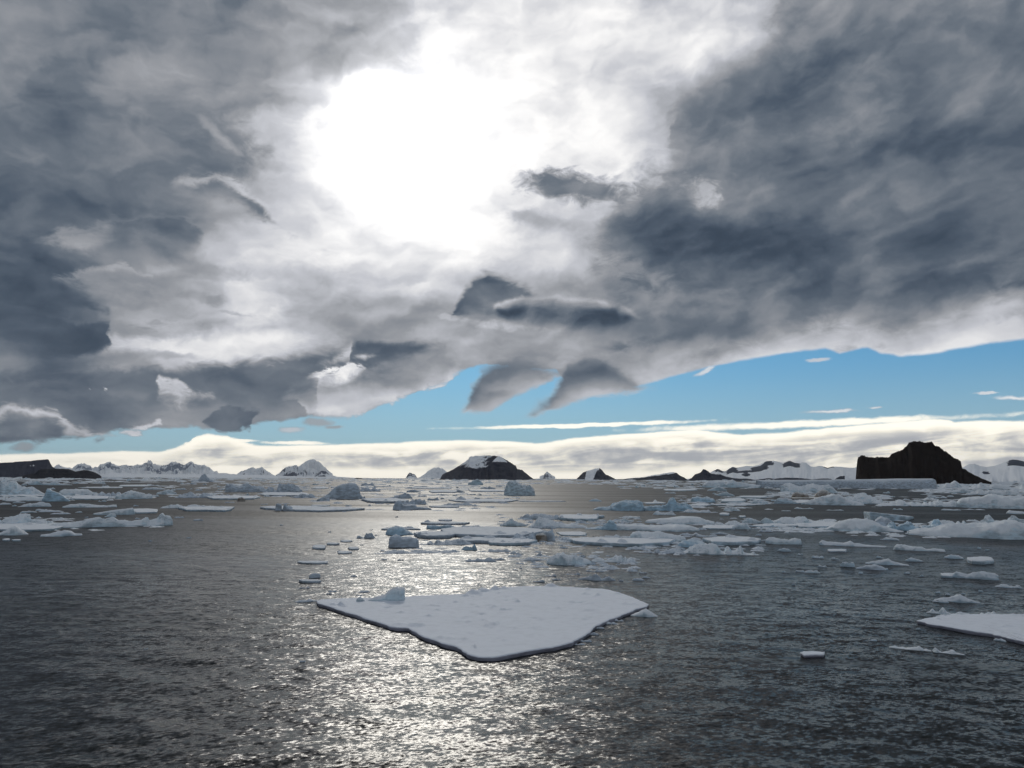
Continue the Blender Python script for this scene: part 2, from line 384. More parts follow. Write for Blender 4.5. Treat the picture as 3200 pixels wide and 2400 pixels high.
# clear sky
nish = g.node('ShaderNodeTexSky', sky_type='NISHITA', sun_disc=False, sun_elevation=R(SUN_EL), sun_rotation=R(SUN_AZ), altitude=10.0, air_density=1.0, dust_density=0.4, ozone_density=1.6)
g.put(nish.inputs[0], coord)
nr, ng, nb = g.sepc(nish.outputs[0])
nr, ng, nb = [((c * 0.1) ** 0.50) * k for c, k in ((nr, 0.175), (ng, 0.43), (nb, 0.66))]
low = el.smooth(10.0, 1.5) * 0.62
clear = g.mixc(g.rgb(nr, ng, nb), (*srgb(172, 198, 206), 1), low)

# light of the veiled sun
sd = ray(868 * D, 296 * D)
cosr = S(g, g.vmath('DOT_PRODUCT', coord, tuple(sd), out=1)).min(1.0)
ang = g.math('ARCCOSINE', cosr) * (180 / math.pi)
aw = ang + (g.sep(n_mid)[0] - 0.5) * 2.5
glow = g.math('EXPONENT', (aw / 5.6) ** 2.0 * -1.0) * 0.55
glow = glow + g.math('EXPONENT', (aw / 2.4) ** 2.0 * -1.0) * 6.0
glow = glow + g.math('EXPONENT', (aw / 11.0) ** 2.0 * -1.0) * 0.06
lit = L.smooth(0.35, 0.95)
col = g.mixc(clear, cloud_col, cover)
gl = glow * lit
col = g.mixc(col, g.rgb(gl, gl * 0.985, gl * 0.95), 1.0, 'ADD')
col = g.mixc(col, bank_col, bank)
# unseen sky behind the eye, set paler to light the ice faces
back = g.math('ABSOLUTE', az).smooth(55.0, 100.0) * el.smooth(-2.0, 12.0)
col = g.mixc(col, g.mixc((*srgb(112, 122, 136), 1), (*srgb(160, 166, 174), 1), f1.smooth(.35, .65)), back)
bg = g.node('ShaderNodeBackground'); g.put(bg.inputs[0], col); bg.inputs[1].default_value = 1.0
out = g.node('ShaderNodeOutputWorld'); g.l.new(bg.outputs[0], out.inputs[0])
# ------------------------------------------------------------------ numpy noise and mesh helpers
def _hash(i, j, seed):
    h = (i.astype(np.int64) * 374761393 + j.astype(np.int64) * 668265263 + seed * 974634777) & 0xffffffff
    h = ((h ^ (h >> 13)) * 1274126177) & 0xffffffff
    return ((h ^ (h >> 16)) & 0xffffff) / float(0xffffff)
def vnoise(x, y, seed=0):
    x, y = np.asarray(x, float), np.asarray(y, float)
    i, j = np.floor(x), np.floor(y); u, v = x - i, y - j
    u, v = u * u * u * (u * (u * 6 - 15) + 10), v * v * v * (v * (v * 6 - 15) + 10)
    a, b, c, d = _hash(i, j, seed), _hash(i + 1, j, seed), _hash(i, j + 1, seed), _hash(i + 1, j + 1, seed)
    return (a * (1 - u) + b * u) * (1 - v) + (c * (1 - u) + d * u) * v
def fbm(x, y, seed=0, oct=4, gain=0.5):
    """-1..1"""
    s = 0.0; a = 1.0; t = 0.0
    for o in range(oct):
        s = s + a * (vnoise(np.asarray(x) * 2.03 ** o + 17.3 * o, np.asarray(y) * 2.03 ** o - 9.1 * o, seed + o) * 2 - 1); t += a; a *= gain
    return s / t
def ridged(x, y, seed=0, oct=4):
    """0..1, sharp crests"""
    s = 0.0; a = 1.0; t = 0.0
    for o in range(oct):
        s = s + a * (1 - np.abs(vnoise(np.asarray(x) * 2.1 ** o + 5.7 * o, np.asarray(y) * 2.1 ** o + 3.3 * o, seed + o) * 2 - 1)); t += a; a *= 0.5
    return s / t
def mesh_obj(name, verts, faces, mat, smooth=False, parent=None):
    me = bpy.data.meshes.new(name)
    verts = np.asarray(verts, np.float32)
    me.vertices.add(len(verts)); me.vertices.foreach_set('co', verts.ravel())
    flat = [i for f in faces for i in f] if not isinstance(faces, np.ndarray) else faces.ravel()
    n = [len(f) for f in faces] if not isinstance(faces, np.ndarray) else np.full(len(faces), faces.shape[1])
    n = np.asarray(n, np.int32)
    me.loops.add(int(n.sum())); me.loops.foreach_set('vertex_index', np.asarray(flat, np.int32))
    me.polygons.add(len(n)); me.polygons.foreach_set('loop_start', np.concatenate([[0], np.cumsum(n)[:-1]]).astype(np.int32))
    me.polygons.foreach_set('use_smooth', np.full(len(n), bool(smooth)))
    me.update(calc_edges=True); me.validate()
    me.materials.append(mat)
    o = bpy.data.objects.new(name, me); C.objects.link(o)
    if parent: o.parent = parent
    return o
def grid_faces(n, m, wrap=False):
    """quads of an n x m grid of vertices (row major)"""
    i = np.arange(n - 1)[:, None]; j = np.arange(m if wrap else m - 1)[None, :]
    a = i * m + j; b = i * m + (j + 1) % m
    return np.stack([a, b, b + m, a + m], -1).reshape(-1, 4)
def tag(o, label=None, cat=None, group=None, kind=None):
    for k, v in (('label', label), ('category', cat), ('group', group), ('kind', kind)):
        if v: o[k] = v
    return o
def material(name):
    m = bpy.data.materials.new(name); m.use_nodes = True
    gg = G(m.node_tree); gg.n.clear()
    bs = gg.node('ShaderNodeBsdfPrincipled'); o = gg.node('ShaderNodeOutputMaterial')
    gg.l.new(bs.outputs[0], o.inputs[0])
    return m, gg, bs

# ------------------------------------------------------------------ materials
def ice_material(name, snow, ice, lo=0.25, hi=0.72, dirt=None, bump=0.5, grain=1.0):
    m, g, bs = material(name)
    geo = g.node('ShaderNodeNewGeometry')
    pos = geo.outputs['Position']
    nz = g.sep(geo.outputs['Normal'])[2]
    n1 = g.noise(pos, 0.9 * grain, 5.0, 0.6)
    n2 = g.noise(g.mapping(pos, scale=(1, 1, 0.35)), 0.35 * grain, 4.0, 0.55)
    f = (nz + (n1 - 0.5) * 0.5).smooth(lo, hi)
    icec = g.mixc((*[c * 0.72 for c in ice], 1), (*[min(1, c * 1.25) for c in ice], 1), n2.smooth(0.35, 0.65))
    snowc = g.mixc((*[c * 0.93 for c in snow], 1), (*snow, 1), n1.smooth(0.3, 0.6))
    col = g.mixc(icec, snowc, f)
    if dirt:
        col = g.mixc(col, (*dirt, 1), n2.smooth(0.45, 0.6) * (1.0 - f) * 0.85)
    g.put(bs.inputs['Base Color'], col)
    g.put(bs.inputs['Roughness'], g.mix(0.35, 0.75, f))
    bs.inputs['IOR'].default_value = 1.31
    b = g.node('ShaderNodeBump'); b.inputs['Strength'].default_value = bump; b.inputs['Distance'].default_value = 0.12 / grain
    g.put(b.inputs['Height'], g.noise(pos, 2.2 * grain, 6.0, 0.65))
    g.l.new(b.outputs[0], bs.inputs['Normal'])
    return m
M = {}
M['snow'] = ice_material('snow', (0.80, 0.83, 0.86), (0.50, 0.62, 0.70))
M['ice'] = ice_material('snowy_ice', (0.85, 0.88, 0.90), (0.55, 0.66, 0.72), 0.25, 0.68)
M['blue'] = ice_material('blue_ice', (0.74, 0.82, 0.87), (0.40, 0.56, 0.67), 0.45, 1.0)
M['shade'] = ice_material('grey_ice', (0.72, 0.76, 0.80), (0.48, 0.55, 0.62), 0.4, 0.9)
M['dirty'] = ice_material('dirty_ice', (0.66, 0.66, 0.64), (0.36, 0.33, 0.30), 0.4, 0.9, dirt=(0.10, 0.07, 0.04))
M['floe'] = ice_material('floe_snow', (0.85, 0.88, 0.93), (0.30, 0.30, 0.36), 0.15, 0.5, bump=0.35, grain=1.6)
M['far'] = ice_material('far_ice', (0.78, 0.82, 0.85), (0.52, 0.65, 0.72), 0.3, 0.8, grain=0.25)

def rock_material(name, rock, snow_amt, streak=(1, 1, 1), scale=0.004, snow=(0.86, 0.88, 0.90), hi=0.08, lean=0.0, slope=1.0):
    """bare rock with snow where the ground is flat enough, broken up by noise drawn out down the slope"""
    m, g, bs = material(name)
    geo = g.node('ShaderNodeNewGeometry'); pos = geo.outputs['Position']
    x, y, z = g.sep(pos)
    nz = g.sep(geo.outputs['Normal'])[2]
    p = g.xyz(x - z * lean, y, z)
    n1 = g.noise(g.mapping(p, scale=streak), scale, 5.0, 0.55)
    n2 = g.noise(pos, scale * 4, 3.0, 0.5)
    at_ = g.node('ShaderNodeAttribute', attribute_name='snow').outputs['Fac']
    f = ((nz - 0.6) * slope + (n1 - 0.5) * 2.4 + (n2 - 0.5) * 0.3 + S(g, at_) + snow_amt)
    f = f.smooth(-hi, hi)
    rc = g.mixc((*[c * 0.6 for c in rock], 1), (*[c * 1.5 for c in rock], 1), n2)
    g.put(bs.inputs['Base Color'], g.mixc(rc, (*snow, 1), f))
    g.put(bs.inputs['Roughness'], 1.0)
    bs.inputs['Specular IOR Level'].default_value = 0.03
    b = g.node('ShaderNodeBump'); b.inputs['Strength'].default_value = 0.25; b.inputs['Distance'].default_value = 0.03 / scale
    g.put(b.inputs['Height'], n2)
    g.l.new(b.outputs[0], bs.inputs['Normal'])
    return m
# ------------------------------------------------------------------ sea: one sheet from under the eye to the horizon
m, g, bs = material('sea_water')
geo = g.node('ShaderNodeNewGeometry'); pos = geo.outputs['Position']
N = g.sep(geo.outputs['Normal'])
rip = g.mapping(pos, rot=R(18), scale=(1.5, 1.0, 1.0))
def pair(vec, sc, det):
    n = g.node('ShaderNodeTexNoise', noise_dimensions='3D'); g.put(n.inputs['Vector'], vec)
    n.inputs['Scale'].default_value = sc; n.inputs['Detail'].default_value = det; n.inputs['Roughness'].default_value = 0.6
    c = g.sepc(n.outputs['Color']); return c[0] - 0.5, c[1] - 0.5
a1, b1_ = pair(rip, 4.5, 3.0)
a2, b2_ = pair(rip, 0.9, 2.0)
patch = g.noise(g.mapping(pos, rot=R(-8), scale=(7.0, 1.0, 1.0)), 0.03, 4.0, 0.55)
k = patch.lin(0.36, 0.62, 0.55, 1.15)
px, py, pz = g.sep(pos)
far = g.math('SQRT', px * px + py * py).smooth(40.0, 350.0)     # waves too small for the sheet's own cells become roughness further out
amp = g.mix(1.3, 1.1, far) * k
sxn = (a1 * 0.85 + a2 * 0.45) * amp
syn = (b1_ * 0.95 + b2_ * 0.50) * amp
nrm = g.vmath('NORMALIZE', g.xyz(N[0] + sxn, N[1] + syn, N[2]))
bs.inputs['Base Color'].default_value = (0.007, 0.009, 0.009, 1)
bs.inputs['IOR'].default_value = 1.333; bs.inputs['Specular IOR Level'].default_value = 0.38
g.put(bs.inputs['Roughness'], g.mix(0.26, 0.54, far) * k.lin(0.5, 1.2, 0.8, 1.1))
g.l.new(nrm, bs.inputs['Normal'])
M['water'] = m

def sea():
    rng = np.random.default_rng(5)
    na = 1150
    ang = np.linspace(R(-47), R(47), na)
    r = [10.0]
    while r[-1] < 520: r.append(r[-1] * 1.0040)
    while r[-1] < 50000: r.append(r[-1] * 1.18)
    r = np.array(r)
    A, RR = np.meshgrid(ang, r)
    X, Y = np.sin(A) * RR, np.cos(A) * RR
    Z = np.zeros_like(X); DX = np.zeros_like(X); DY = np.zeros_like(X)
    cell = np.maximum(RR * (R(94) / na), RR * 0.0040)
    near = RR < 600
    nn = int(near[:, 0].sum())
    x, y, c = X[:nn], Y[:nn], cell[:nn]
    lam = np.geomspace(0.20, 7.0, 84)
    for l in lam:
        th = R(-100) + rng.normal(0, 0.62)                      # the wind comes over the right shoulder of the ice
        kx, ky = math.cos(th) * 2 * math.pi / l, math.sin(th) * 2 * math.pi / l
        slope = 0.018 * (l / 0.6) ** (0.1 if l < 0.6 else -0.42)
        amp = slope * l / (2 * math.pi)
        ph = kx * x + ky * y + rng.uniform(0, 6.28)
        fade = np.clip((l / c - 2.0) / 2.0, 0, 1)
        Z[:nn] += amp * fade * np.sin(ph)
        DX[:nn] += 0.8 * amp * fade * math.cos(th) * np.cos(ph); DY[:nn] += 0.8 * amp * fade * math.sin(th) * np.cos(ph)
    gust = 0.75 + 0.5 * fbm(X[:nn] / 14, Y[:nn] / 9, 3, 3)
    Z[:nn] *= gust
    X, Y = X + DX, Y + DY
    V = np.stack([X, Y, Z], -1).reshape(-1, 3)
    Fq = grid_faces(len(r), na)[:, ::-1]
    # the rest of the disc, behind the eye and beside the view, stays coarse
    r2 = np.concatenate([[0.5], np.geomspace(10, 50000, 30)]); a2 = np.linspace(R(47), R(313), 60)
    A2, R2 = np.meshgrid(a2, r2)
    V2 = np.stack([np.sin(A2) * R2, np.cos(A2) * R2, np.zeros_like(R2)], -1).reshape(-1, 3)
    F2 = grid_faces(len(r2), 60)[:, ::-1] + len(V)
    V = np.concatenate([V, V2]); Fq = np.concatenate([Fq, F2])
    o = mesh_obj('sea', V, Fq, M['water'], smooth=True)
    tag(o, kind='structure')
sea()
# ------------------------------------------------------------------ land: every island and range is a relief with its own distance, height and depth
def relief(name, label, prof, mat, dist, depth, seed=0, rough=0.10, front=0.55, steep=1.0, nu=220, nv=26, cat='island', kind='structure', cliff=1.0, scale=0.12, snow=None):
    """prof: skyline as photo pixels; it is turned into bearings and heights above the sea at range `dist`"""
    p = np.array(prof, float)
    a = np.array([azel(x, y)[0] for x, y in prof]); h = np.array([dist * math.tan(R(azel(x, y)[1])) + EYE for x, y in prof])
    n = min(nu, int((a[-1] - a[0]) * 42 * 1.2) + 30)
    aa = np.linspace(a[0], a[-1], n); H = np.maximum(np.interp(aa, a, h), 0.0)
    wid = R(a[-1] - a[0]) * dist
    H = H + fbm(aa * 6, aa * 0, seed + 9, 4) * rough * 0.22 * H.max() * np.clip(H / H.max() * 2, 0, 1)
    v = np.concatenate([np.linspace(0, 1, nv), np.linspace(1, 2, 8)[1:]])
    AA, VV = np.meshgrid(aa, v)
    HH = np.tile(H, (len(v), 1))
    t = np.where(VV <= 1, VV, 2 - VV)
    body = np.clip(t, 0, 1) ** steep
    if cliff < 1: body = np.minimum(1, body / cliff)
    x = R(1) * AA * dist
    rg = ridged(x / (wid * scale), VV * depth / (wid * scale) * 0.6, seed, 4)
    Z = HH * (body + (rg - 0.62) * rough * 2.2 * np.sin(np.pi * np.clip(t, 0, 1)) )
    Z = np.minimum(Z, HH * 0.995 + 0.2); Z[nv - 1] = H
    Z[0] = -3; Z[-1] = -3
    RR = dist - depth * front + np.where(VV <= 1, VV * depth * front, depth * front + (VV - 1) * depth * (1 - front))
    # the ridge itself sits at `dist`
    wob = 1 + 0.10 * fbm(AA * 3, VV * 2, seed + 4, 3) * np.where(VV < 1, 1 - VV, 0) * depth * front / dist
    RR = RR * wob
    P = np.stack([np.sin(R(1) * AA) * RR, np.cos(R(1) * AA) * RR, np.maximum(Z, -3)], -1).reshape(-1, 3)
    o = mesh_obj(name, P, grid_faces(len(v), n), mat, smooth=True)
    at_ = o.data.attributes.new('snow', 'FLOAT', 'POINT')
    px = np.interp(AA, a, p[:, 0]); hh = np.clip(Z / max(H.max(), 1), 0, 1)
    at_.data.foreach_set('value', (np.zeros_like(px) if snow is None else snow(px, hh, t)).astype(np.float32).ravel())
    tag(o, label, cat, None, kind)
    return o
def bump_(x, c, w): return np.exp(-((x - c) / w) ** 2)
M['black_rock'] = rock_material('black_rock', (0.016, 0.010, 0.008), -2.5, scale=0.012)
M['dark_rock'] = rock_material('dark_rock', (0.016, 0.021, 0.040), -0.30, (1.0, 1.0, 5.0), 0.015, lean=1.2, slope=0.2, hi=0.16)
M['night_rock'] = rock_material('night_rock', (0.008, 0.010, 0.018), -2.5, scale=0.012)
M['cliff_rock'] = rock_material('cliff_rock', (0.016, 0.021, 0.042), -1.05, (1, 1, 1.5), 0.003)
M['shore_rock'] = rock_material('shore_rock', (0.020, 0.026, 0.044), -0.55, (1.3, 1, 0.8), 0.004, slope=0.9)
M['hazed_peak_rock'] = rock_material('hazed_peak_rock', (0.085, 0.105, 0.145), 0.02, (1, 1, 0.8), 0.0016, slope=0.9)  # lighter, bluer rock: distance haze put into the colour
M['hazed_alp_rock'] = rock_material('hazed_alp_rock', (0.22, 0.26, 0.335), 0.12, (1, 1, 0.8), 0.0011, slope=0.8)  # paler still, the veil of far air painted into the rock tone
M['plain_rock'] = rock_material('plain_rock', (0.035, 0.045, 0.070), 0.58, (1, 1, 0.8), 0.0016, slope=0.3)
M['snowfield'] = rock_material('snowfield', (0.05, 0.06, 0.08), 1.6, scale=0.001)

relief('island', 'black rock island with a square left cliff and crowned summit', [(2673,1508),(2676,1470),(2680,1440),(2683,1432),(2690,1428),(2700,1429),(2715,1431),(2745,1433),(2780,1431),(2785,1421),(2800,1418),(2815,1411),(2822,1411),(2832,1400),(2840,1390),(2850,1387),(2865,1384),(2872,1382),(2880,1386),(2892,1389),(2905,1387),(2912,1386),(2920,1394),(2930,1402),(2938,1402),(2950,1413),(2970,1426),(2990,1438),(3003,1446),(3007,1464),(3040,1482),(3070,1496),(3098,1507)],
       M['black_rock'], 3200, 700, 3, 0.16, cliff=.55, nu=260, scale=.09)
relief('island', 'dark flat-topped island with snow-streaked upper slopes', [(1372,1506),(1375,1497),(1382,1484),(1392,1478),(1405,1473),(1430,1459),(1452,1445),(1464,1436),(1467,1430),(1474,1427),(1490,1426),(1520,1424.5),(1545,1425),(1562,1427),(1575,1434),(1600,1449),(1612,1456),(1616,1466),(1632,1469),(1645,1480),(1670,1499),(1688,1507)],
       M['dark_rock'], 6500, 2200, 11, 0.10, cliff=.9, nu=320, nv=70,
       snow=lambda x, h, t: -1.4 + 2.15 * bump_(x + h * 25, 1500, 66) * np.clip((h - .28) * 5, 0, 1) + .35 * (h > .9) + 3.2 * ((h > .70) & (np.abs(x - 1560 - (1 - h) * 10) < (1.0 - h) * 80) & (h < .97)) + .45 * bump_(x, 1600, 30) * (h > .3))
relief('island', 'long dark island with a sheer end at the left edge', [(-90,1452),(0,1447.5),(60,1444),(110,1440),(140,1437.5),(150,1436),(154,1441),(158,1450),(166,1461),(176,1466),(200,1472),(240,1480),(262,1488)], M['cliff_rock'], 9000, 2600, 21, 0.10, cliff=.8,
       snow=lambda x, h, t: .55 * bump_(x, 100, 22) * (h > .55) * (h < .85))
relief('island', 'low black island in front of the long sheer-ended one', [(70,1487),(92,1482),(110,1479),(122,1469),(130,1466),(150,1465.5),(190,1465),(215,1466),(226,1470),(236,1474),(246,1472),(260,1470),(275,1470),(290,1474),(303,1480),(312,1485),(317,1489)], M['night_rock'], 5200, 900, 31, 0.10, cliff=.8)
relief('mountain_range', 'far snowy range with haze-blue rock faces above the left islands', [(150,1478),(175,1456),(186,1452),(200,1461),(225,1462),(240,1450),(265,1449),(290,1460),(310,1456),(330,1447),(345,1444),(370,1455),(400,1453),(425,1455),(440,1452),(460,1444),(470,1438),(480,1449),(500,1456),(520,1452),(535,1445),(547,1443),(560,1450),(580,1451),(597,1442),(610,1449),(620,1455),(637,1451),(650,1458),(665,1470),(685,1477),(720,1481),(800,1486)],
       M['hazed_alp_rock'], 24000, 9000, 41, 0.40, steep=.8, nu=420, nv=44, cat='mountains', scale=.045, snow=lambda x, h, t: .9 * np.clip(.35 - h, -.2, 1) - .25 * bump_(x, 540, 60))
relief('mountain', 'snowy peak with grey rock ribs left of the domed berg', [(726,1492),(737,1485),(748,1475),(758,1470),(772,1467),(790,1460),(800,1464),(818,1459),(828,1468),(838,1474),(850,1482),(870,1490)], M['hazed_peak_rock'], 20000, 4000, 47, 0.35, nv=36, cat='mountain', scale=.18)
relief('mountain', 'broad snow-and-rock peak above the whale-backed berg', [(848,1492),(862,1485),(872,1478),(884,1466),(898,1458),(910,1455),(920,1453),(932,1456),(945,1458),(962,1461),(975,1464),(988,1470),(996,1480),(1010,1490)], M['hazed_peak_rock'], 18000, 4200, 53, 0.42, nv=40, cat='mountain', scale=.16)
relief('mountain', 'pale peak half hidden in cloud behind the broad one', [(925,1478),(940,1452),(955,1442),(968,1437),(980,1434),(992,1440),(1004,1449),(1018,1462),(1040,1482)], M['snowfield'], 30000, 6000, 57, 0.25, cat='mountain')
relief('hill', 'dark conical hill with a snow skirt', [(976,1494),(985,1487),(995,1478),(1003,1472),(1010,1471),(1018,1473),(1026,1480),(1036,1485),(1048,1487),(1060,1494)], M['hazed_peak_rock'], 15000, 2200, 61, 0.25, cat='hill', scale=.3, snow=lambda x, h, t: -.45 + .8 * (x > 1018) * (h < .5))
relief('hill', 'small notched rock horn left of the flat-topped island', [(1264,1499),(1270,1490),(1275,1482),(1280,1477),(1288,1479),(1297,1483),(1304,1494),(1310,1499)], M['hazed_peak_rock'], 15000, 1500, 67, 0.3, cat='hill', scale=.4, snow=lambda x, h, t: -.2 + 0 * x)
relief('mountain', 'snow-domed peak touching the left flank of the flat-topped island', [(1290,1499),(1312,1491),(1328,1480),(1338,1472),(1348,1466),(1360,1462),(1372,1461),(1382,1463),(1390,1468),(1400,1480),(1420,1498)], M['hazed_peak_rock'], 15000, 3000, 71, 0.3, nv=36, cat='mountain', scale=.25, snow=lambda x, h, t: .25 + 0 * x)
relief('coast_ridge', 'low dark coastal ridge in front of the bright snowfield', [(800,1498),(840,1496.5),(900,1496),(940,1496),(970,1498),(983,1497),(990,1494),(998,1499),(1050,1500),(1090,1497),(1100,1496),(1118,1493),(1130,1494),(1138,1500),(1200,1501),(1260,1502),(1330,1503),(1380,1504)], M['shore_rock'], 8000, 1200, 73, 0.2, cat='ridge', scale=.02, snow=lambda x, h, t: -.2 + 0 * x)
relief('hill', 'tiny pointed peak between the two central islands', [(1686,1489),(1700,1484),(1706,1477),(1710,1473),(1716,1478),(1723,1484),(1735,1490)], M['hazed_peak_rock'], 20000, 1500, 79, 0.3, cat='hill', scale=.4)
relief('hill', 'small rounded rock at the right foot of the flat-topped island', [(1668,1506),(1674,1499),(1682,1495),(1690,1498),(1698,1506)], M['hazed_peak_rock'], 7500, 500, 83, 0.2, cat='hill', scale=.4, snow=lambda x, h, t: -.1 + 0 * x)
relief('island', 'trapezoid island with a broad snow gully down its middle', [(1784,1507),(1798,1500),(1808,1490),(1816,1482),(1826,1474),(1836,1471),(1846,1469),(1858,1464),(1868,1463),(1874,1463),(1882,1470),(1892,1482),(1905,1488),(1918,1494),(1928,1500),(1936,1507)], M['shore_rock'], 8500, 2000, 89, 0.2, nv=36, cat='island', scale=.2,
       snow=lambda x, h, t: -.75 + 1.9 * (np.abs(x - 1840 - h * 12) < 13 + 4 * h) + 1.5 * (h > .80) * (x > 1838) * (x < 1872) + .55 * bump_(x, 1890, 10) * (h < .5))
relief('snowfield', 'grey-white snow plain rising to rounded summits behind the right-hand coast', [(2120,1500),(2190,1490),(2215,1479),(2232,1470),(2243,1465),(2258,1472),(2268,1472),(2280,1463),(2290,1458),(2302,1461),(2316,1459),(2332,1456),(2352,1457),(2376,1452),(2386,1445),(2396,1441),(2420,1440),(2436,1444),(2448,1448),(2460,1442),(2470,1440),(2482,1446),(2496,1448),(2510,1444),(2520,1447),(2534,1458),(2545,1459),(2560,1455),(2572,1457),(2586,1462),(2600,1458),(2626,1458),(2645,1461),(2668,1462),(2700,1452),(2760,1456),(2860,1470),(2950,1468),(3010,1460),(3028,1450),(3045,1449),(3062,1456),(3082,1459),(3110,1455),(3130,1448),(3148,1440),(3164,1436),(3180,1437),(3196,1441),(3240,1455),(3300,1470)],
       M['plain_rock'], 13000, 7000, 97, 0.035, steep=.75, nu=520, nv=48, cat='snowfield', scale=.03, kind='structure',
       snow=lambda x, h, t: .62 + .5 * np.clip(.5 - t, 0, 1) - 2.7 * bump_(x, 2474, 30) * (t > .55) - 2.3 * bump_(x, 2288, 24) * (t > .35) * (t < .93) - 2.3 * bump_(x, 2372, 34) * (t > .35) * (t < .85) - 2.5 * bump_(x, 3180, 40) * (t > .55) - 2.0 * bump_(x, 2245, 18) * (t > .6) - 2.2 * bump_(x, 2400, 18) * (t > .6) - 1.8 * bump_(x, 3080, 18) * (t < .45) * (t > .3) - 2.2 * bump_(x, 2590, 22) * (t > .86) - 1.9 * bump_(x, 2330, 24) * (t > .12) * (t < .5))
relief('headland', 'dark headland with a snow-dusted crest between trapezoid island and pointed ridge', [(1924,1507),(1940,1499),(1960,1495),(1985,1493),(2002,1492),(2020,1489),(2040,1484),(2060,1482),(2072,1480),(2090,1477),(2104,1476),(2112,1477),(2124,1485),(2140,1493),(2152,1502),(2160,1507)], M['shore_rock'], 8000, 1600, 101, 0.25, cat='headland', scale=.12, snow=lambda x, h, t: -.55 + 1.15 * (t > .78) * (x < 2108))
relief('ridge', 'dark pointed ridge tapering right along the shore', [(2134,1507),(2146,1502),(2160,1494),(2170,1484),(2180,1479),(2190,1475),(2197,1465),(2204,1467),(2212,1473),(2222,1481),(2236,1482),(2250,1482),(2262,1487),(2276,1491),(2300,1495),(2340,1496),(2360,1500),(2400,1494),(2420,1496),(2460,1492),(2500,1494),(2540,1498),(2565,1495),(2598,1496),(2604,1508)], M['shore_rock'], 7000, 1200, 103, 0.25, cat='ridge', nu=300, scale=.06, snow=lambda x, h, t: -.75 + .3 * bump_(x, 2180, 10))
relief('hill', 'small dark hill with a snow notch left of the black island', [(2596,1507),(2606,1500),(2616,1493),(2626,1488),(2640,1487),(2654,1492),(2672,1498),(2690,1507)], M['shore_rock'], 7500, 700, 107, 0.25, cat='hill', scale=.3, snow=lambda x, h, t: -.4 + .9 * (x > 2640))
relief('snowfield', 'pale snow apron below the far left range', [(300,1488),(340,1478),(420,1481),(520,1482),(620,1483),(700,1481),(760,1483),(850,1486),(950,1489),(1060,1490),(1150,1496)], M['snowfield'], 14000, 3000, 109, 0.08, cat='snowfield', scale=.05)
# ------------------------------------------------------------------ ice afloat
ICE_COUNT = [100]
def _seed(): ICE_COUNT[0] += 7; return ICE_COUNT[0]

def place(x0, x1, yb, z0=0.0):
    """middle of the waterline, its range, metres per photo pixel, unit vectors across and along the view"""
    xm = 0.5 * (x0 + x1)
    p = at(xm, yb) * (EYE - z0) / EYE; r = math.hypot(*p)
    if r > 9000: p = p * 9000 / r; r = 9000.0
    return p, r, math.hypot(r, EYE) / F, np.array([p[1], -p[0]]) / r, p / r

def berg(label, prof, yb, mat='ice', deep=0.30, power=3.0, rough=0.16, cat='iceberg', name='iceberg', group=None, smooth=False, jag=0.17, z0=0.0):
    """ice that stands up out of the water; prof is its skyline in photo pixels, yb its waterline"""
    sd = _seed()
    prof = [(float(x), float(y)) for x, y in prof]
    x0, x1 = prof[0][0], prof[-1][0]
    p, r, mpp, ux, uy = place(x0, x1, yb, z0)
    px = np.array([q[0] for q in prof]); hm = np.array([yb - q[1] for q in prof]) * mpp * (0.90 if yb > 1585 and z0 == 0 else 1.0)
    L = (x1 - x0) * mpp; Hm = max(hm.max(), 1e-3)
    W = min(deep * L * 0.5, 0.30 * Hm * r / EYE, 3.0 * Hm + 0.10 * L); W = max(W, 0.10 * min(L, 6 * Hm))
    n = int(np.clip((x1 - x0) * 0.32 * 1.6, 16, 120)); mrows = int(np.clip(n * 0.5, 12, 34))
    u = np.linspace(x0, x1, n); H = np.interp(u, px, hm)
    H = np.maximum(H - W * EYE / r * 0.6, 0.18 * H)
    s = (u - 0.5 * (x0 + x1)) * mpp
    t = np.linspace(-1, 1, mrows)
    S_, T = np.meshgrid(s, t); HH = np.tile(H, (mrows, 1)); UU = np.tile((u - x0) / (x1 - x0), (mrows, 1))
    ends = np.clip(1 - np.abs(UU * 2 - 1) ** 5, 0, 1) ** 0.5
    half = W * (0.35 + 0.65 * ends) * (0.45 + 0.55 * np.clip(HH / Hm, 0, 1)) * (1 + 0.35 * fbm(S_ / L * 5, T * 0.7 + (T > 0) * 9, sd, 3))
    crest = 0.25 * fbm(S_ / L * 3, S_ * 0, sd + 3, 2)                          # the crest wanders to and fro
    tt = np.clip(np.abs((T - crest) / np.where(T > crest, 1 - crest, 1 + crest)), 0, 1)
    body = 1 - tt ** power
    k = 1.0 / max(L, 1e-3)
    nz = 0.55 * fbm(S_ * k * 7, T * W * k * 7, sd + 11, 5, 0.6) + 0.9 * (ridged(S_ * k * 6 + T * .4, T * W * k * 9, sd + 31, 4) - 0.62)
    chip = np.round((fbm(S_ * k * 12, T * W * k * 12, sd + 21, 2)) * 3) / 3
    Z = HH * body * (1 + rough * nz) + Hm * jag * (0.5 * chip + nz * 0.6) * np.clip(body * 2.5, 0, 1) * np.clip(HH / Hm * 2, 0, 1)
    Z = Z + 0.0
    Z[0, :] = Z[-1, :] = -0.25 - 0.12 * Hm; Z[:, 0] = Z[:, -1] = np.minimum(Z[:, 0], -0.15)
    Y = half * T + W * 0.9
    SX = S_ + L * 0.012 * fbm(T * 3, S_ * k * 8, sd + 5, 3)
    P = p[None, :] + SX.reshape(-1, 1) * ux + Y.reshape(-1, 1) * uy
    c = p + uy * W * 0.9
    V = np.concatenate([P - c, Z.reshape(-1, 1)], 1)
    o = mesh_obj(name, V, grid_faces(mrows, n), M[mat], smooth=smooth)
    o.location = (c[0], c[1], z0)
    tag(o, label, cat, group)
    return o

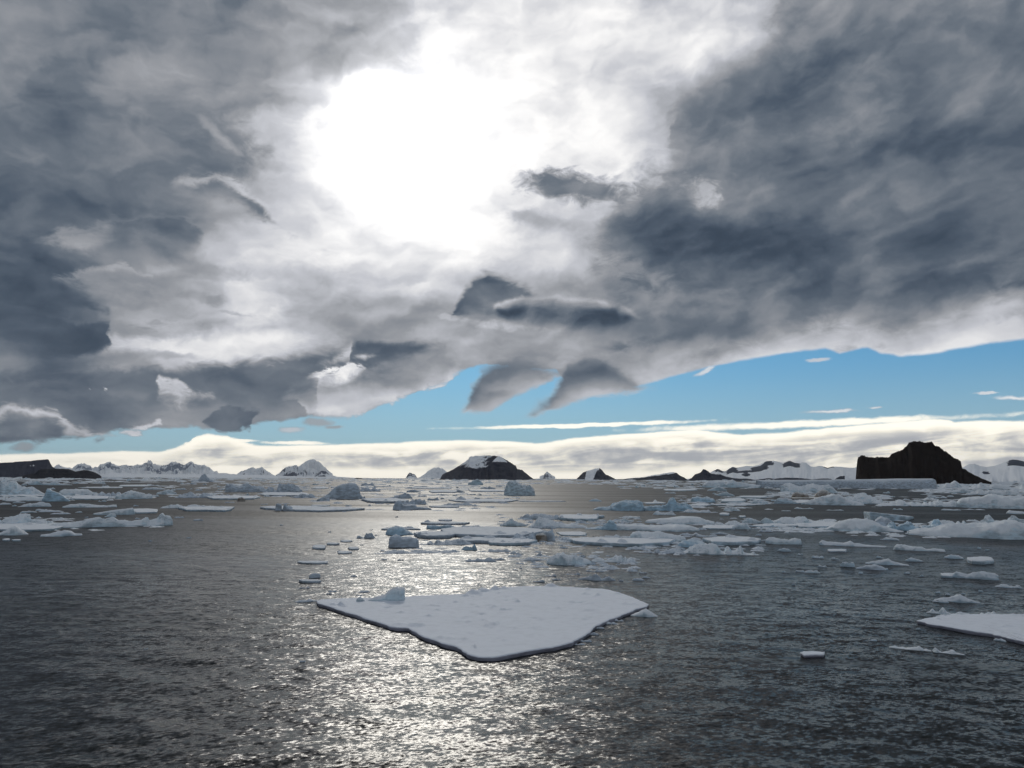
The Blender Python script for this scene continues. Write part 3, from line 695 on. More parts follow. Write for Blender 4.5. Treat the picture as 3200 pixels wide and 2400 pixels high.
def slab(label, outline, thick=0.5, mat='floe', lumps=(), wav=0.12, edge=0.10, cat='ice floe', name='ice_floe', group=None, tilt=(0, 0), fine=True, lip=0.35, dents=0):
    """flat floe; outline is a closed line of photo pixels traced on the water"""
    sd = _seed(); rng = random.Random(sd)
    W = np.array([at(x, y) for x, y in outline])
    c = W.mean(0); W = W - c
    size = np.ptp(W, axis=0).max()
    per = np.linalg.norm(np.roll(W, -1, 0) - W, axis=1)
    # resample the rim and make it ragged
    n = int(np.clip(per.sum() / max(0.11 if fine else size / 60, size / 170), 48, 420))
    cum = np.concatenate([[0], np.cumsum(per)]); q = np.linspace(0, cum[-1], n, endpoint=False)
    Wc = np.concatenate([W, W[:1]])
    rim = np.stack([np.interp(q, cum, Wc[:, 0]), np.interp(q, cum, Wc[:, 1])], 1)
    nxt = np.roll(rim, -1, 0) - np.roll(rim, 1, 0); nrm = np.stack([nxt[:, 1], -nxt[:, 0]], 1); nrm /= np.linalg.norm(nrm, axis=1)[:, None] + 1e-9
    if ((rim * nrm).sum(1)).mean() < 0: nrm = -nrm
    a = 2 * np.pi * np.arange(n) / n
    rag = fbm(np.cos(a) * 9 + 50, np.sin(a) * 9, sd, 5, 0.65) * edge * min(1.5, size * 0.06 + 0.1)
    rim = rim + nrm * rag[:, None]
    rings = [(1.0, -0.45, -0.22 * thick - .08), (1.0, -0.04, -0.16 * thick), (1.0, 0.30, 0.0), (1.0, 0.72, 0.02), (1.0, 0.93, -0.03), (1.0, 1.0, -0.16)]
    if not fine: rings = [(1.0, -0.4, -0.1), (1.0, 0.5, 0.0), (1.0, 1.0, -0.1 * thick)]
    if n > 300: scales = list(np.linspace(.985, .02, 56))
    else: scales = [0.965, .93, .89, .84, .78, .72, .65, .58, .5, .42, .34, .26, .18, .1, .04] if fine else [.9, .75, .5, .25]
    V = []
    for sc_, z, off in rings:
        x = rim * sc_ + nrm * off * lip * 2
        jit = fbm(np.cos(a) * 22 + 9, np.sin(a) * 22 + z * 3, sd + 2, 3) * 0.10 * thick
        V.append(np.concatenate([x + nrm * jit[:, None], np.full((n, 1), z * thick)], 1))
    base_r = rings[-1][2] * lip * 2
    for sc_ in scales:
        x = (rim + nrm * base_r) * sc_
        V.append(np.concatenate([x, np.full((n, 1), thick)], 1))
    V = np.stack(V); nr = len(rings)
    X, Y = V[nr - 1:, :, 0], V[nr - 1:, :, 1]
    k = 1.0 / max(size, 0.1)
    h = wav * thick * (fbm(X * k * 5, Y * k * 5, sd + 7, 4) + 0.5 * fbm(X * 1.1, Y * 1.1, sd + 8, 3))
    for lx, ly, lr, lh in lumps:                                       # drifts and blocks frozen into the surface, placed in photo pixels
        w = at(lx, ly) - c
        rr = lr * math.hypot(*at(lx, ly)) / F
        d = np.hypot(X - w[0], Y - w[1]) / rr + 0.25 * fbm(X / rr * 2, Y / rr * 2, sd + 12, 3)
        h = h + lh * np.clip(1.15 - d, 0, 1) ** 0.7 * (1 + .4 * fbm(X / rr * 3, Y / rr * 3, sd + 13, 3))
    for i in range(dents):                                             # small pits and crumbs in the snow
        a_, q_ = rng.uniform(0, 6.283), rng.uniform(.05, .9)
        i0 = int(a_ / 6.283 * n) % n
        ctr = rim[i0] * q_
        for j_ in range(rng.choice([1, 1, 2, 3])):
            cx_, cy_ = ctr[0] + rng.uniform(-.7, .7) * (j_ > 0), ctr[1] + rng.uniform(-.7, .7) * (j_ > 0)
            rr = rng.uniform(.16, .30); d = np.hypot((X - cx_), (Y - cy_) * .8) / rr
            h = h + (rng.uniform(.07, .17) * np.exp(-d ** 2) if rng.random() < .7 else -rng.uniform(.06, .13) * np.exp(-d ** 2))
    V[nr - 1:, :, 2] += h
    V[nr - 2, :, 2] += h[0] * .8; V[nr - 3, :, 2] += h[0] * .5
    V[:, :, 2] += np.clip(V[:, :, 0] * tilt[0] + V[:, :, 1] * tilt[1], -thick * .9, 9) * (V[:, :, 2] > 0)
    Fq = grid_faces(len(V), n, wrap=True)
    P = V.reshape(-1, 3); last = (len(V) - 1) * n
    faces = [tuple(f) for f in Fq] + [tuple(range(last, last + n))]
    o = mesh_obj(name, P, faces, M[mat], smooth=True)
    # outline order decides which way the quads face
    if o.data.polygons[-1].normal.z < 0:
        o.data.flip_normals()
    o.location = (c[0], c[1], 0)
    tag(o, label, cat, group)
    return o

def floe(label, x0, x1, yt, yf, thick=0.5, mat='ice', seed=None, **kw):
    """floe with an irregular rim filling the given box of the photo"""
    rng = random.Random(seed or _seed())
    n = rng.choice([7, 8, 9, 11]); pts = []
    ph = rng.uniform(0, 6.28)
    for i in range(n):
        a = 2 * math.pi * (i + rng.uniform(-.28, .28)) / n + ph
        k = 1 + rng.uniform(-.26, .12)
        e = 0.70
        cx_, sy_ = math.copysign(abs(math.cos(a)) ** e, math.cos(a)), math.copysign(abs(math.sin(a)) ** e, math.sin(a))
        pts.append((0.5 * (x0 + x1) + 0.5 * (x1 - x0) * cx_ * k * 1.03, 0.5 * (yt + yf) + 0.5 * (yf - yt) * sy_ * k))
    kw.setdefault('fine', (x1 - x0) > 120)
    kw.setdefault('edge', 0.35)
    if 'lumps' not in kw and x1 - x0 > 110:
        kw['lumps'] = [(rng.uniform(x0 * .9 + x1 * .1, x0 * .1 + x1 * .9), rng.choice([yt + (yf - yt) * .25, yt + (yf - yt) * .75, rng.uniform(yt, yf)]), rng.uniform(4, 11), thick * rng.uniform(.2, .9)) for i in range(int((x1 - x0) / 22))]
    return slab(label, pts, thick, mat, **kw)

def rubble(label, x0, x1, yb, hpx, mat='ice', peaks=None, seed=None, **kw):
    """low heap of broken ice with an uneven skyline"""
    sd = seed or _seed(); rng = random.Random(sd); n = int(np.clip((x1 - x0) * .7, 24, 120)); prof = []
    u = np.linspace(0, 1, n); w = (x1 - x0)
    h = .42 + .55 * fbm(u * max(w / 34, 2.2), u * 0, sd, 2) + .35 * (ridged(u * max(w / 20, 3), u * 0 + 4, sd + 1, 2) - .5)
    for i in range(int(w / 26) + 2):                                   # blocks standing up out of the heap
        c_, b_ = rng.random(), rng.uniform(.25, .8)
        h = np.maximum(h, b_ * np.clip(1.25 - np.abs(u - c_ + .02 * rng.uniform(-1, 1)) * w / rng.uniform(5, 13), 0, 1) ** .8)
    h = np.clip(h, .12, 1.0) * np.minimum(1.0, 6 * u * (1 - u) + .08)
    h = h / h.max()
    prof = [(x0 + w * a_, yb - hpx * b_) for a_, b_ in zip(u, h)]
    kw.setdefault('deep', 0.35); kw.setdefault('rough', 0.30); kw.setdefault('jag', 0.22); kw.setdefault('power', 2.2)
    kw.setdefault('cat', 'ice rubble'); kw.setdefault('name', 'ice_rubble')
    return berg(label, prof, yb, mat, **kw)
# ------------------------------------------------------------------ the ice of the photo, near to far
# the large floe in front and what lies on and around it
slab('large flat snow-covered floe shaped like a wide arrowhead in the foreground water',
     [(990,1888),(1000,1882),(1045,1880),(1100,1878),(1160,1877),(1220,1875),(1280,1872),(1380,1867),(1450,1865),(1480,1857),(1540,1850),(1590,1842),(1650,1840),(1720,1840),(1780,1843),(1840,1846),(1880,1848),(1910,1852),(1940,1861),(1985,1878),(2028,1897),(2022,1905),(1990,1912),(1960,1925),(1930,1936),(1900,1947),(1860,1970),(1830,1995),(1790,2018),(1740,2032),(1680,2042),(1600,2057),(1540,2068),(1500,2067),(1470,2060),(1440,2045),(1420,2033),(1370,2018),(1330,2005),(1290,1985),(1272,1973),(1240,1972),(1215,1967),(1150,1945),(1080,1922),(1030,1905),(1000,1896)],
     0.29, 'floe', wav=0.10, edge=0.16, lip=0.26, dents=60,
     lumps=[(1300,1965,26,.22),(1250,1962,18,.12),(1480,1862,24,.35),(1510,1855,20,.30),(1545,1850,16,.35),(1575,1848,14,.22),(1725,1838,22,.45),(1760,1835,16,.6),(1785,1840,18,.45),(1745,1838,20,.3),(1655,1855,16,.10),(1835,1850,10,.2),(1930,1864,10,.18),(1065,1900,8,.35),(1075,1905,7,.15),(1450,2010,12,.15),(1482,2035,9,.22),(1040,1899,9,.15)])
berg('two-lobed pale block of ice standing on the rear left edge of the arrowhead floe', [(1152,1877),(1170,1868),(1186,1864),(1200,1861),(1206,1858),(1210,1852),(1222,1844),(1238,1839),(1256,1841),(1272,1844),(1275,1855),(1268,1868),(1262,1877)], 1879, 'ice', deep=.55, rough=.10, jag=.06, power=4, z0=.30, cat='ice block', name='ice_block', smooth=True)
berg('small triangular ice lump left of the two-lobed block on the arrowhead floe', [(1113,1878),(1118,1868),(1124,1866),(1132,1872),(1140,1878)], 1880, 'ice', deep=.8, z0=.29, cat='ice block', name='ice_block')
berg('wedge of pale ice awash at the right tip of the arrowhead floe', [(1972,1926),(1990,1917),(2005,1911),(2018,1904),(2028,1908),(2040,1918),(2054,1926)], 1928, 'ice', deep=.6, smooth=True, cat='ice block', name='ice_block')
for i, (x0, x1, y, h) in enumerate([(1880,1935,1952,9),(1855,1890,1966,7),(1838,1872,1985,9),(1812,1850,2006,8),(1795,1830,2016,5),(1905,1950,1942,7)]):
    rubble('slushy broken ice along the right front edge of the arrowhead floe', x0, x1, y, h, 'shade', group='slush along the arrowhead floe')
slab('flat white floe cut off by the right edge of the photo', [(2868,1948),(2895,1941),(2930,1935),(2955,1929),(3080,1927),(3200,1928),(3340,1934),(3420,1990),(3380,2058),(3290,2042),(3200,2014),(3150,2003),(3100,1990),(3040,1981),(2985,1973),(2915,1960),(2880,1953)], 0.26, 'floe', wav=.12, edge=.3, lip=.25, dents=6)
rubble('knobbly heap of brash ice behind the left corner of the right-edge floe', 2908, 2990, 1921, 16)
rubble('small low brash heap touching the left corner of the right-edge floe', 2922, 2968, 1933, 13)
rubble('long low brash ridge along the back of the right-edge floe', 2998, 3085, 1927, 11)
rubble('rounded brash lump at the back of the right-edge floe, near the photo edge', 3094, 3168, 1929, 12)
floe('small flat white slab alone on the dark water in the lower right', 2500, 2576, 2044, 2057, .22, 'floe', edge=.12)
rubble('long thin sliver of ice with a raised left end below the right-edge floe', 2806, 2980, 2037, 13, deep=.2)
berg('pointed white heap floating alone above the right-edge floe', [(2935,1881),(2955,1874),(2980,1868),(2998,1860),(3012,1868),(3026,1874),(3042,1878)], 1882, 'snow', smooth=True)

# scattered pieces on the dark water right of the arrowhead floe
G1 = 'small pieces scattered over the dark water on the right'
berg('long low lump with a round knob at its right end, under the large ice belt', [(2398,1690),(2410,1680),(2440,1684),(2465,1687),(2480,1681),(2494,1684),(2498,1696)], 1701, 'ice', smooth=True, group=G1)
berg('low white piece with a round knob at mid length and a thin right tail', [(2578,1700),(2586,1693),(2600,1698),(2640,1699),(2652,1694),(2660,1691),(2670,1698),(2700,1702),(2750,1704)], 1708, 'snow', smooth=True, group=G1)
berg('low flat-backed lump whose higher end is on the left, right of the knobbed piece', [(2810,1716),(2818,1707),(2830,1705),(2850,1709),(2880,1710),(2890,1716),(2910,1713),(2934,1716)], 1722, 'ice', smooth=True, group=G1)
berg('small white cap with a blunt top left of the knobbed piece', [(2430,1721),(2445,1714),(2460,1714),(2470,1720)], 1724, 'snow', group=G1)
floe('thin dark-edged sliver under the knobbed piece', 2580, 2650, 1720, 1727, .25, 'shade', group=G1)
berg('small white lump with two bumps left of the long humped one', [(2628,1770),(2635,1759),(2645,1757),(2655,1760),(2664,1757),(2668,1768)], 1772, 'snow', group=G1)
berg('long white lump with one central hump and tapering ends', [(2718,1762),(2740,1757),(2760,1754),(2775,1747),(2785,1755),(2805,1759),(2826,1763)], 1766, 'snow', smooth=True, group=G1)
berg('greyish low lump just in front of the humped one', [(2685,1777),(2710,1769),(2735,1765),(2750,1770),(2760,1776)], 1780, 'shade', smooth=True, group=G1)
floe('smooth white wedge with a square left end near the right edge', 3020, 3108, 1750, 1764, .55, 'snow', group=G1)
berg('stepped white lump with its high end right, below the square-ended wedge', [(2988,1800),(3005,1793),(3030,1798),(3050,1791),(3070,1787),(3092,1794),(3098,1803)], 1809, 'snow', smooth=True, group=G1)
floe('low smooth piece close to the left of the stepped lump', 2938, 2986, 1797, 1806, .3, 'snow', group=G1)
floe('low smooth piece just right of the stepped lump', 3085, 3122, 1801, 1808, .3, 'snow', group=G1)
rubble('narrow lumpy piece beside the right edge, above the right-edge floe', 3122, 3182, 1837, 10, 'snow', group=G1)
berg('small round cap above the square-ended wedge', [(2958,1742),(2975,1735),(2990,1736),(3004,1743)], 1746, 'snow', group=G1)
berg('small round cap left of the square-ended wedge', [(2834,1752),(2850,1744),(2862,1747),(2878,1752)], 1755, 'snow', group=G1)
rubble('bluish twin-topped lump left of the two-bump lump', 2515, 2560, 1791, 10, 'ice', group=G1)
rng = random.Random(77)
for x, y, w in [(2555,1741,34),(2610,1746,24),(2750,1741,20),(2720,1775,20),(2762,1778,24),(2500,1732,18),(2570,1770,26),(2835,1790,18),(2880,1799,12),(2500,1785,26),(2450,1787,12),(2480,1826,12),(2930,1851,14),(3010,1855,10),(2966,1858,18),(3065,1846,12),(2600,2003,12),(2730,2001,18),(2395,1978,14),(2870,1965,12),(3085,1718,12),(2780,1685,50),(2940,1880,40),(3060,1712,10),(2990,1868,14),(3125,2001,30),(2690,1790,14)]:
    rubble('tiny white scrap adrift on the dark water on the right', x - w / 2, x + w / 2, y + 3, 4 + w * .10, 'snow', group='tiny scraps on the right-hand water', cat='ice scrap', name='ice_scrap')

# dark slabs and lumps in the glitter left of and behind the arrowhead floe
G2 = 'small dark pieces in the sun glitter'
floe('thick flat-topped grey slab, largest of those left in the glitter', 972, 1020, 1706, 1719, .3, 'shade', group=G2)
floe('thin grey slab just right of and above the thick flat-topped one', 1020, 1062, 1700, 1705, .3, 'shade', group=G2)
floe('thin grey slab farthest up of the four in the glitter', 1063, 1100, 1689, 1696, .2, 'shade', group=G2)
floe('dark blunt slab right of the thick flat-topped one', 1088, 1122, 1712, 1720, .25, 'shade', group=G2)
floe('pale thin slab nearest the camera of those in the left glitter', 1050, 1098, 1725, 1732, .18, 'shade', group=G2)
berg('rounded grey lump in the glitter left of the arrowhead floe', [(966,1801),(972,1794),(985,1791),(998,1795),(1001,1801)], 1806, 'shade', smooth=True, group=G2)
floe('dark thin slab under the rounded grey lump', 938, 1000, 1817, 1823, .25, 'shade', group=G2)
floe('long curved pale sliver far left in the glitter', 930, 1028, 1756, 1764, .2, 'shade', group=G2)
rubble('grey rubble streak just left of the twin boulders', 1115, 1172, 1683, 16, 'shade', group=G2)
floe('thin dark strip left of the upper boulder', 1188, 1310, 1653, 1657, .3, 'shade', group=G2)
for x, y, w in [(1130,1850,50),(960,1879,70),(1040,1848,30),(1250,1750,30),(1200,1749,22),(1105,1800,24),(1120,1862,26),(1215,1722,60),(1130,1703,14),(1060,1722,14),(1300,1726,44),(1160,1655,12),(1030,1855,20),(1180,1672,20),(1240,1615,10),(1630,1615,12),(950,1838,40),(1030,1662,10),(1085,1580,14),(1155,1578,8),(1075,1598,14),(470,1690,12),(560,1617,28),(620,1625,30),(590,1680,16),(880,1640,10),(455,2028,12),(945,2066,18)]:
    rubble('tiny dark chip of ice in the bright sun glitter', x - w / 2, x + w / 2, y + 2, 3 + w * .06, 'shade', group='dark chips in the sun glitter', cat='ice scrap', name='ice_scrap')

# middle belt of pack ice
berg('upper of the twin boulders, bluish and peaked, above the grey one', [(1205,1668),(1212,1655),(1220,1646),(1238,1642.5),(1255,1645),(1266,1654),(1278,1660),(1294,1671)], 1673, 'blue', deep=.7, smooth=True, jag=.06, cat='ice boulder', name='ice_boulder')
berg('lower of the twin boulders, broad and grey-white', [(1215,1708),(1213,1690),(1220,1678),(1234,1670),(1244,1671),(1256,1678),(1285,1678),(1302,1684),(1311,1695),(1308,1708)], 1711, 'shade', deep=.6, power=5, smooth=True, jag=.07, cat='ice boulder', name='ice_boulder')
slab('long smooth grey floe right of the twin boulders', [(1378,1662),(1420,1656),(1520,1654),(1620,1657),(1690,1662),(1700,1670),(1640,1680),(1540,1684),(1430,1679),(1385,1670)], .7, 'shade', fine=True, lumps=[(1560,1678,18,.5),(1640,1676,16,.4)])
floe('wedge-shaped grey floe wedged between the twin boulders and the long smooth floe', 1290, 1425, 1669, 1684, .7, 'shade')
rubble('grey rubble apron right of the lower boulder', 1310, 1480, 1704, 22, 'shade', deep=.5)
floe('grey slab with a lumpy back below the long smooth floe', 1430, 1560, 1686, 1700, .6, 'shade', lumps=[(1460,1692,14,.5),(1530,1690,16,.5)])
floe('pale flat floe at the centre of the belt, in front of the brown block', 1520, 1672, 1688, 1707, .55, 'snow')
rubble('low dark strip of broken ice below the twin boulders', 1172, 1400, 1731, 11, 'shade', deep=.25)
rubble('blue-grey twin-humped block below the long smooth floe', 1440, 1492, 1720, 18, 'blue')
rubble('dark brash right of the blue-grey twin-humped block', 1490, 1600, 1726, 10, 'shade')
rubble('two-humped low lump with a long left tail behind the arrowhead floe', 1450, 1552, 1756, 16, 'shade', deep=.3)
floe('thin dark floe with a rough back, left end of the belt', 1318, 1462, 1634, 1641, .45, 'shade', lumps=[(1335,1637,8,.5)])
floe('thin strip of dark ice above the rough-backed thin floe', 1368, 1418, 1625, 1629, .3, 'shade')
berg('dark-sided thick slab with a square left end', [(1333,1648),(1333.5,1640),(1352,1641),(1375,1643),(1400,1640),(1415,1643),(1424,1648)], 1654, 'blue', deep=.35, power=5)
berg('rounded thick slab right of the square-ended one', [(1440,1647),(1446,1642),(1470,1644),(1496,1641),(1503,1647)], 1652, 'shade', deep=.4, power=5)
berg('pale triangular ice heap at the left end of the main belt', [(1562,1640),(1580,1633),(1590,1626),(1598,1619),(1608,1628),(1625,1633),(1648,1641)], 1645, 'ice')
rubble('hazy grey band of broken ice at the back of the belt', 1615, 1800, 1624, 20, 'shade', deep=.3)
berg('broad white peaked block, highest on the left half of the belt', [(1650,1648),(1662,1640),(1672,1630),(1682,1613),(1695,1616),(1715,1620),(1732,1628),(1745,1636),(1790,1637),(1822,1642),(1838,1648)], 1651, 'ice', deep=.5)
rubble('low lumps in front of the broad peaked block', 1655, 1740, 1652, 12, 'shade')
floe('smooth raised floe behind the broad peaked block', 1735, 1885, 1615, 1629, .8, 'snow')
berg('blue-shadowed pointed block at the middle of the belt', [(1828,1653),(1858,1648),(1882,1643),(1894,1633),(1906,1623),(1916,1628),(1926,1640),(1946,1650)], 1656, 'blue', deep=.5)
berg('small lone white hump behind the middle of the belt', [(1932,1628),(1944,1622),(1951,1617.5),(1960,1623),(1980,1629)], 1631, 'ice')
floe('pale thin strip beside the lone white hump', 1962, 2000, 1617, 1620, .3, 'snow')
berg('table of ice with dark caves under its front edge', [(1924,1652),(1932,1641),(1990,1642),(2060,1643),(2110,1638),(2150,1642),(2180,1650)], 1660, 'ice', deep=.5, power=6, rough=.1)
berg('big tilted slab with a white top and grey front, right centre of the belt', [(2020,1632),(2028,1627),(2062,1622),(2098,1619),(2122,1614),(2150,1613),(2185,1615),(2200,1623),(2228,1629)], 1638, 'ice', deep=.55, power=5, rough=.08, jag=.05)
rubble('low rubble running right from the big tilted slab', 2225, 2332, 1642, 15, 'ice')
berg('white twin-crested hump on the right part of the belt', [(2322,1630),(2333,1623),(2342,1616.5),(2352,1621),(2364,1625),(2380,1631)], 1635, 'ice')
berg('round-topped hump right of the twin-crested one', [(2378,1630),(2386,1622),(2396,1618),(2406,1622),(2416,1631)], 1636, 'ice')
floe('broad flat white floe low in the water, right of the table of ice', 2195, 2302, 1645, 1656, .35, 'snow')
berg('spiky pile of upended ice right of the broad flat floe', [(2288,1648),(2300,1643),(2314,1640),(2324,1637),(2330,1632),(2336,1642),(2344,1650)], 1654, 'ice')
floe('long thin white floe trailing right from the spiky pile', 2338, 2520, 1640, 1648, .35, 'snow')
rubble('rounded grey rubble around the brown block', 1600, 1680, 1691, 30, 'shade', deep=.5)
berg('brown dirty block of ice, squarish', [(1673,1688),(1675,1672),(1682,1668),(1698,1667),(1708,1671),(1711,1688)], 1691, 'dirty', deep=.9, power=6, smooth=True, cat='ice block', name='ice_block')
berg('fin of ice standing behind the brown block', [(1690,1670),(1706,1660),(1720,1655),(1727,1652),(1728,1662),(1735,1680)], 1690, 'shade', deep=.5)
floe('very pale flat floe right of the brown block', 1738, 1840, 1664, 1676, .25, 'snow')
rubble('fine brash right of the brown block', 1735, 1860, 1690, 12, 'shade', deep=.4)
rubble('fine brash between the pale flat floe and the slab pile', 1850, 1985, 1686, 14, 'shade', deep=.4)
slab('long white floe with a dark straight front edge, middle of the belt', [(1775,1692),(1830,1688),(1950,1690),(2060,1690),(2110,1695),(2090,1704),(2000,1709),(1880,1706),(1800,1700)], .6, 'snow', fine=True, lumps=[(1945,1704,14,.7),(1880,1703,14,.5),(2040,1694,14,.4)])
berg('leaning pile of white slabs behind the long dark-edged floe', [(1972,1676),(1980,1666),(1990,1661),(2030,1662),(2060,1662),(2085,1668),(2120,1672),(2140,1680)], 1692, 'ice', deep=.5, power=4)
berg('rounded blue-white mound near the right end of the belt', [(2120,1703),(2136,1692),(2155,1685),(2175,1686),(2195,1694),(2215,1704)], 1711, 'blue', deep=.6, smooth=True)
slab('long snowy floe right of the rounded blue-white mound', [(2195,1692),(2250,1687),(2290,1685),(2340,1688),(2378,1694),(2370,1702),(2300,1705),(2230,1704)], .7, 'snow', lumps=[(2350,1700,12,.5),(2285,1690,16,.5)])
rubble('jagged front ridge of rubble with a tall right hump', 2135, 2362, 1734, 34, 'ice', deep=.35, seed=5)
rubble('low rubble left of the jagged front ridge', 2008, 2142, 1730, 18, 'shade')
rubble('scattered grey blocks beneath the long dark-edged floe', 1960, 2040, 1718, 12, 'shade')
berg('block-like mound with a white sill in front, behind the arrowhead floe', [(1708,1757),(1720,1744),(1738,1734),(1758,1727),(1776,1734),(1800,1734),(1815,1742),(1842,1752),(1848,1760)], 1766, 'ice', deep=.6, power=4)
rubble('pointed rubble heap right of the block-like mound', 1848, 2000, 1758, 24, 'ice', deep=.3, seed=9)
rubble('low slushy brash in front of the pointed rubble heap', 1832, 1940, 1780, 14, 'shade', deep=.5)
rubble('dark flat brash left of the block-like mound', 1590, 1720, 1752, 10, 'shade', deep=.5)
rubble('thin grey brash between the mound and the arrowhead floe', 1640, 1720, 1775, 7, 'shade', deep=.5)
berg('small pointed lump with a grey left foot behind the arrowhead floe', [(1805,1812),(1830,1803),(1848,1800),(1862,1793),(1872,1801),(1880,1810)], 1814, 'shade')
berg('small low peak right of the grey-footed pointed lump', [(1876,1812),(1890,1806),(1903,1801),(1914,1808),(1924,1813)], 1815, 'shade')
rubble('dark elongated lump close behind the arrowhead floe', 1660, 1704, 1820, 8, 'shade')
for x, y, w in [(1995,1812,40),(2020,1805,30),(1790,1795,50),(1720,1800,40),(1740,1812,30),(2010,1790,26),(1940,1815,18),(1570,1700,30),(1760,1712,34),(2390,1660,50),(2370,1672,20),(2390,1690,24),(1810,1768,30),(1900,1770,60),(1860,1785,60),(1600,1730,60),(1560,1748,40),(1640,1700,40),(1700,1640,40),(2250,1668,60),(2160,1672,70),(2210,1676,70)]:
    rubble('grey scrap of brash ice between the larger pieces of the middle belt', x - w / 2, x + w / 2, y + 2, 4 + w * .07, 'shade', group='brash of the middle belt', cat='ice scrap', name='ice_scrap')

# right-hand belt
slab('wedge-shaped tilted slab topping the right-hand belt', [(2700,1620),(2712,1612),(2760,1610),(2830,1615),(2856,1621),(2840,1627),(2780,1628),(2720,1627)], 1.3, 'snow', tilt=(-.10, .0))
berg('white mound with a square crown at the left end of the right-hand belt', [(2392,1632),(2425,1630),(2437,1622),(2455,1618),(2480,1618),(2490,1613.5),(2508,1615),(2518,1626),(2526,1631)], 1638, 'ice', deep=.5)
berg('large swelling mass with a blue-shadowed front, middle of the right-hand belt', [(2600,1657),(2618,1645),(2640,1634),(2662,1626),(2700,1625),(2722,1630),(2745,1642),(2772,1652),(2800,1658)], 1662, 'ice', deep=.5, power=3.5, smooth=True)
berg('round grey boulder leaning on the wedge-shaped slab', [(2738,1640),(2742,1626),(2755,1617),(2772,1620),(2784,1632),(2788,1642)], 1644, 'shade', deep=.9, smooth=True, cat='ice boulder', name='ice_boulder')
floe('flat pale apron left of the large swelling mass', 2470, 2640, 1630, 1652, .45, 'snow')
rubble('bluish blocks right of the large swelling mass', 2770, 2950, 1661, 34, 'blue', deep=.45, seed=21)
rubble('low jagged rubble between the two halves of the right-hand belt', 2918, 3020, 1641, 14, 'ice')
berg('broad white hulk with a grey overhanging front, right part of the belt', [(2888,1668),(2915,1660),(2945,1655),(2985,1648),(3040,1646),(3075,1638),(3108,1630),(3135,1632),(3158,1640),(3172,1660),(3182,1676)], 1682, 'ice', deep=.55, power=4.5, smooth=True)
berg('spire of pale ice standing behind the broad white hulk', [(3028,1640),(3050,1635),(3066,1631),(3074,1626),(3078,1615),(3086,1614),(3092,1622),(3100,1630),(3108,1637)], 1646, 'ice', deep=.4)
berg('rough block cut by the right edge beside the broad white hulk', [(3158,1645),(3172,1632),(3184,1622),(3198,1628),(3230,1634),(3280,1650)], 1666, 'ice')
floe('pale sill of ice in front of the broad white hulk', 2880, 3010, 1662, 1672, .3, 'snow')
rubble('thin white streaks of brash left under the right-hand belt', 2430, 2560, 1657, 8, 'snow', deep=.3)

# upper right field, from the tabular berg down
berg('long low tabular berg with a straight top in front of the black island', [(2398,1508),(2402,1504),(2500,1503),(2600,1501.5),(2700,1500),(2780,1498),(2862,1497),(2869,1502),(2872,1522)], 1526, 'shade', deep=.25, power=9, rough=.03, jag=.02, cat='tabular iceberg')
berg('small box-shaped tabular berg at the right foot of the black island', [(2994,1510),(2996,1499),(3020,1499.5),(3054,1504),(3056,1510)], 1513, 'blue', deep=.4, power=8, rough=.03, jag=.02, cat='tabular iceberg')
berg('tumbled grey-white pile before the tabular berg', [(2450,1524),(2464,1516),(2478,1513),(2500,1519),(2520,1520),(2540,1516),(2560,1518),(2582,1518),(2592,1527),(2606,1538)], 1541, 'ice', deep=.4)
berg('tan weathered dome on the left of a pair', [(2476,1554),(2482,1544),(2492,1538),(2504,1541),(2520,1545),(2526,1554)], 1557, 'dirty', deep=.7, smooth=True)
berg('tan weathered dome on the right of a pair', [(2548,1552),(2556,1543),(2568,1535),(2580,1533),(2592,1540),(2606,1552)], 1556, 'dirty', deep=.7, smooth=True)
floe('dark flat shelf joining the pair of tan domes', 2478, 2570, 1554, 1560, .5, 'dirty')
berg('smooth white hump with a hollow dark foot, below the tan domes', [(2518,1573),(2540,1566),(2562,1560),(2590,1552),(2606,1547.5),(2622,1550),(2638,1560),(2660,1566),(2684,1574)], 1579, 'ice', deep=.5, smooth=True)
berg('low smooth mound left of the hollow-footed hump', [(2422,1571),(2434,1560),(2455,1557),(2470,1561),(2486,1570)], 1574, 'snow', smooth=True)
floe('flat little floe between the low mound and the hollow-footed hump', 2482, 2532, 1564, 1575, .5, 'snow')
rubble('long pile of broken slabs right of the hollow-footed hump', 2636, 2810, 1576, 28, 'ice', deep=.4, seed=31)
rubble('low white rubble tongue stretching to the big rounded berg', 2770, 3010, 1583, 17, 'ice', deep=.3, seed=33)
floe('straight white strip under the rubble tongue', 2840, 3060, 1577, 1584, .5, 'snow')
berg('big rounded berg with a shadowed left flank at the right edge', [(3036,1585),(3044,1572),(3052,1563),(3070,1558),(3095,1558),(3110,1553),(3122,1550),(3138,1556),(3165,1557),(3200,1555),(3240,1562),(3290,1585)], 1590, 'ice', deep=.5, power=3.5, smooth=True)
berg('low outlying block under the big rounded berg, by the right edge', [(3160,1604),(3168,1597),(3190,1600),(3230,1602)], 1607, 'ice')
berg('white cone on a flat base right of the black island', [(2966,1540),(2986,1535),(3000,1532),(3010,1527),(3020,1532),(3048,1539)], 1541, 'ice')
rubble('broken white ridge right of the white cone', 3040, 3165, 1547, 14, 'ice', seed=35)
rubble('white pack-ice bank between tabular berg and small box-shaped berg', 2868, 3060, 1526, 18, 'ice', deep=.3, seed=37)
rubble('white pack-ice bank from the small box-shaped berg to the right edge', 3055, 3290, 1530, 18, 'ice', deep=.3, seed=39)
floe('orange-tinted stained floe at the right edge', 3160, 3260, 1520, 1527, 1.0, 'dirty')
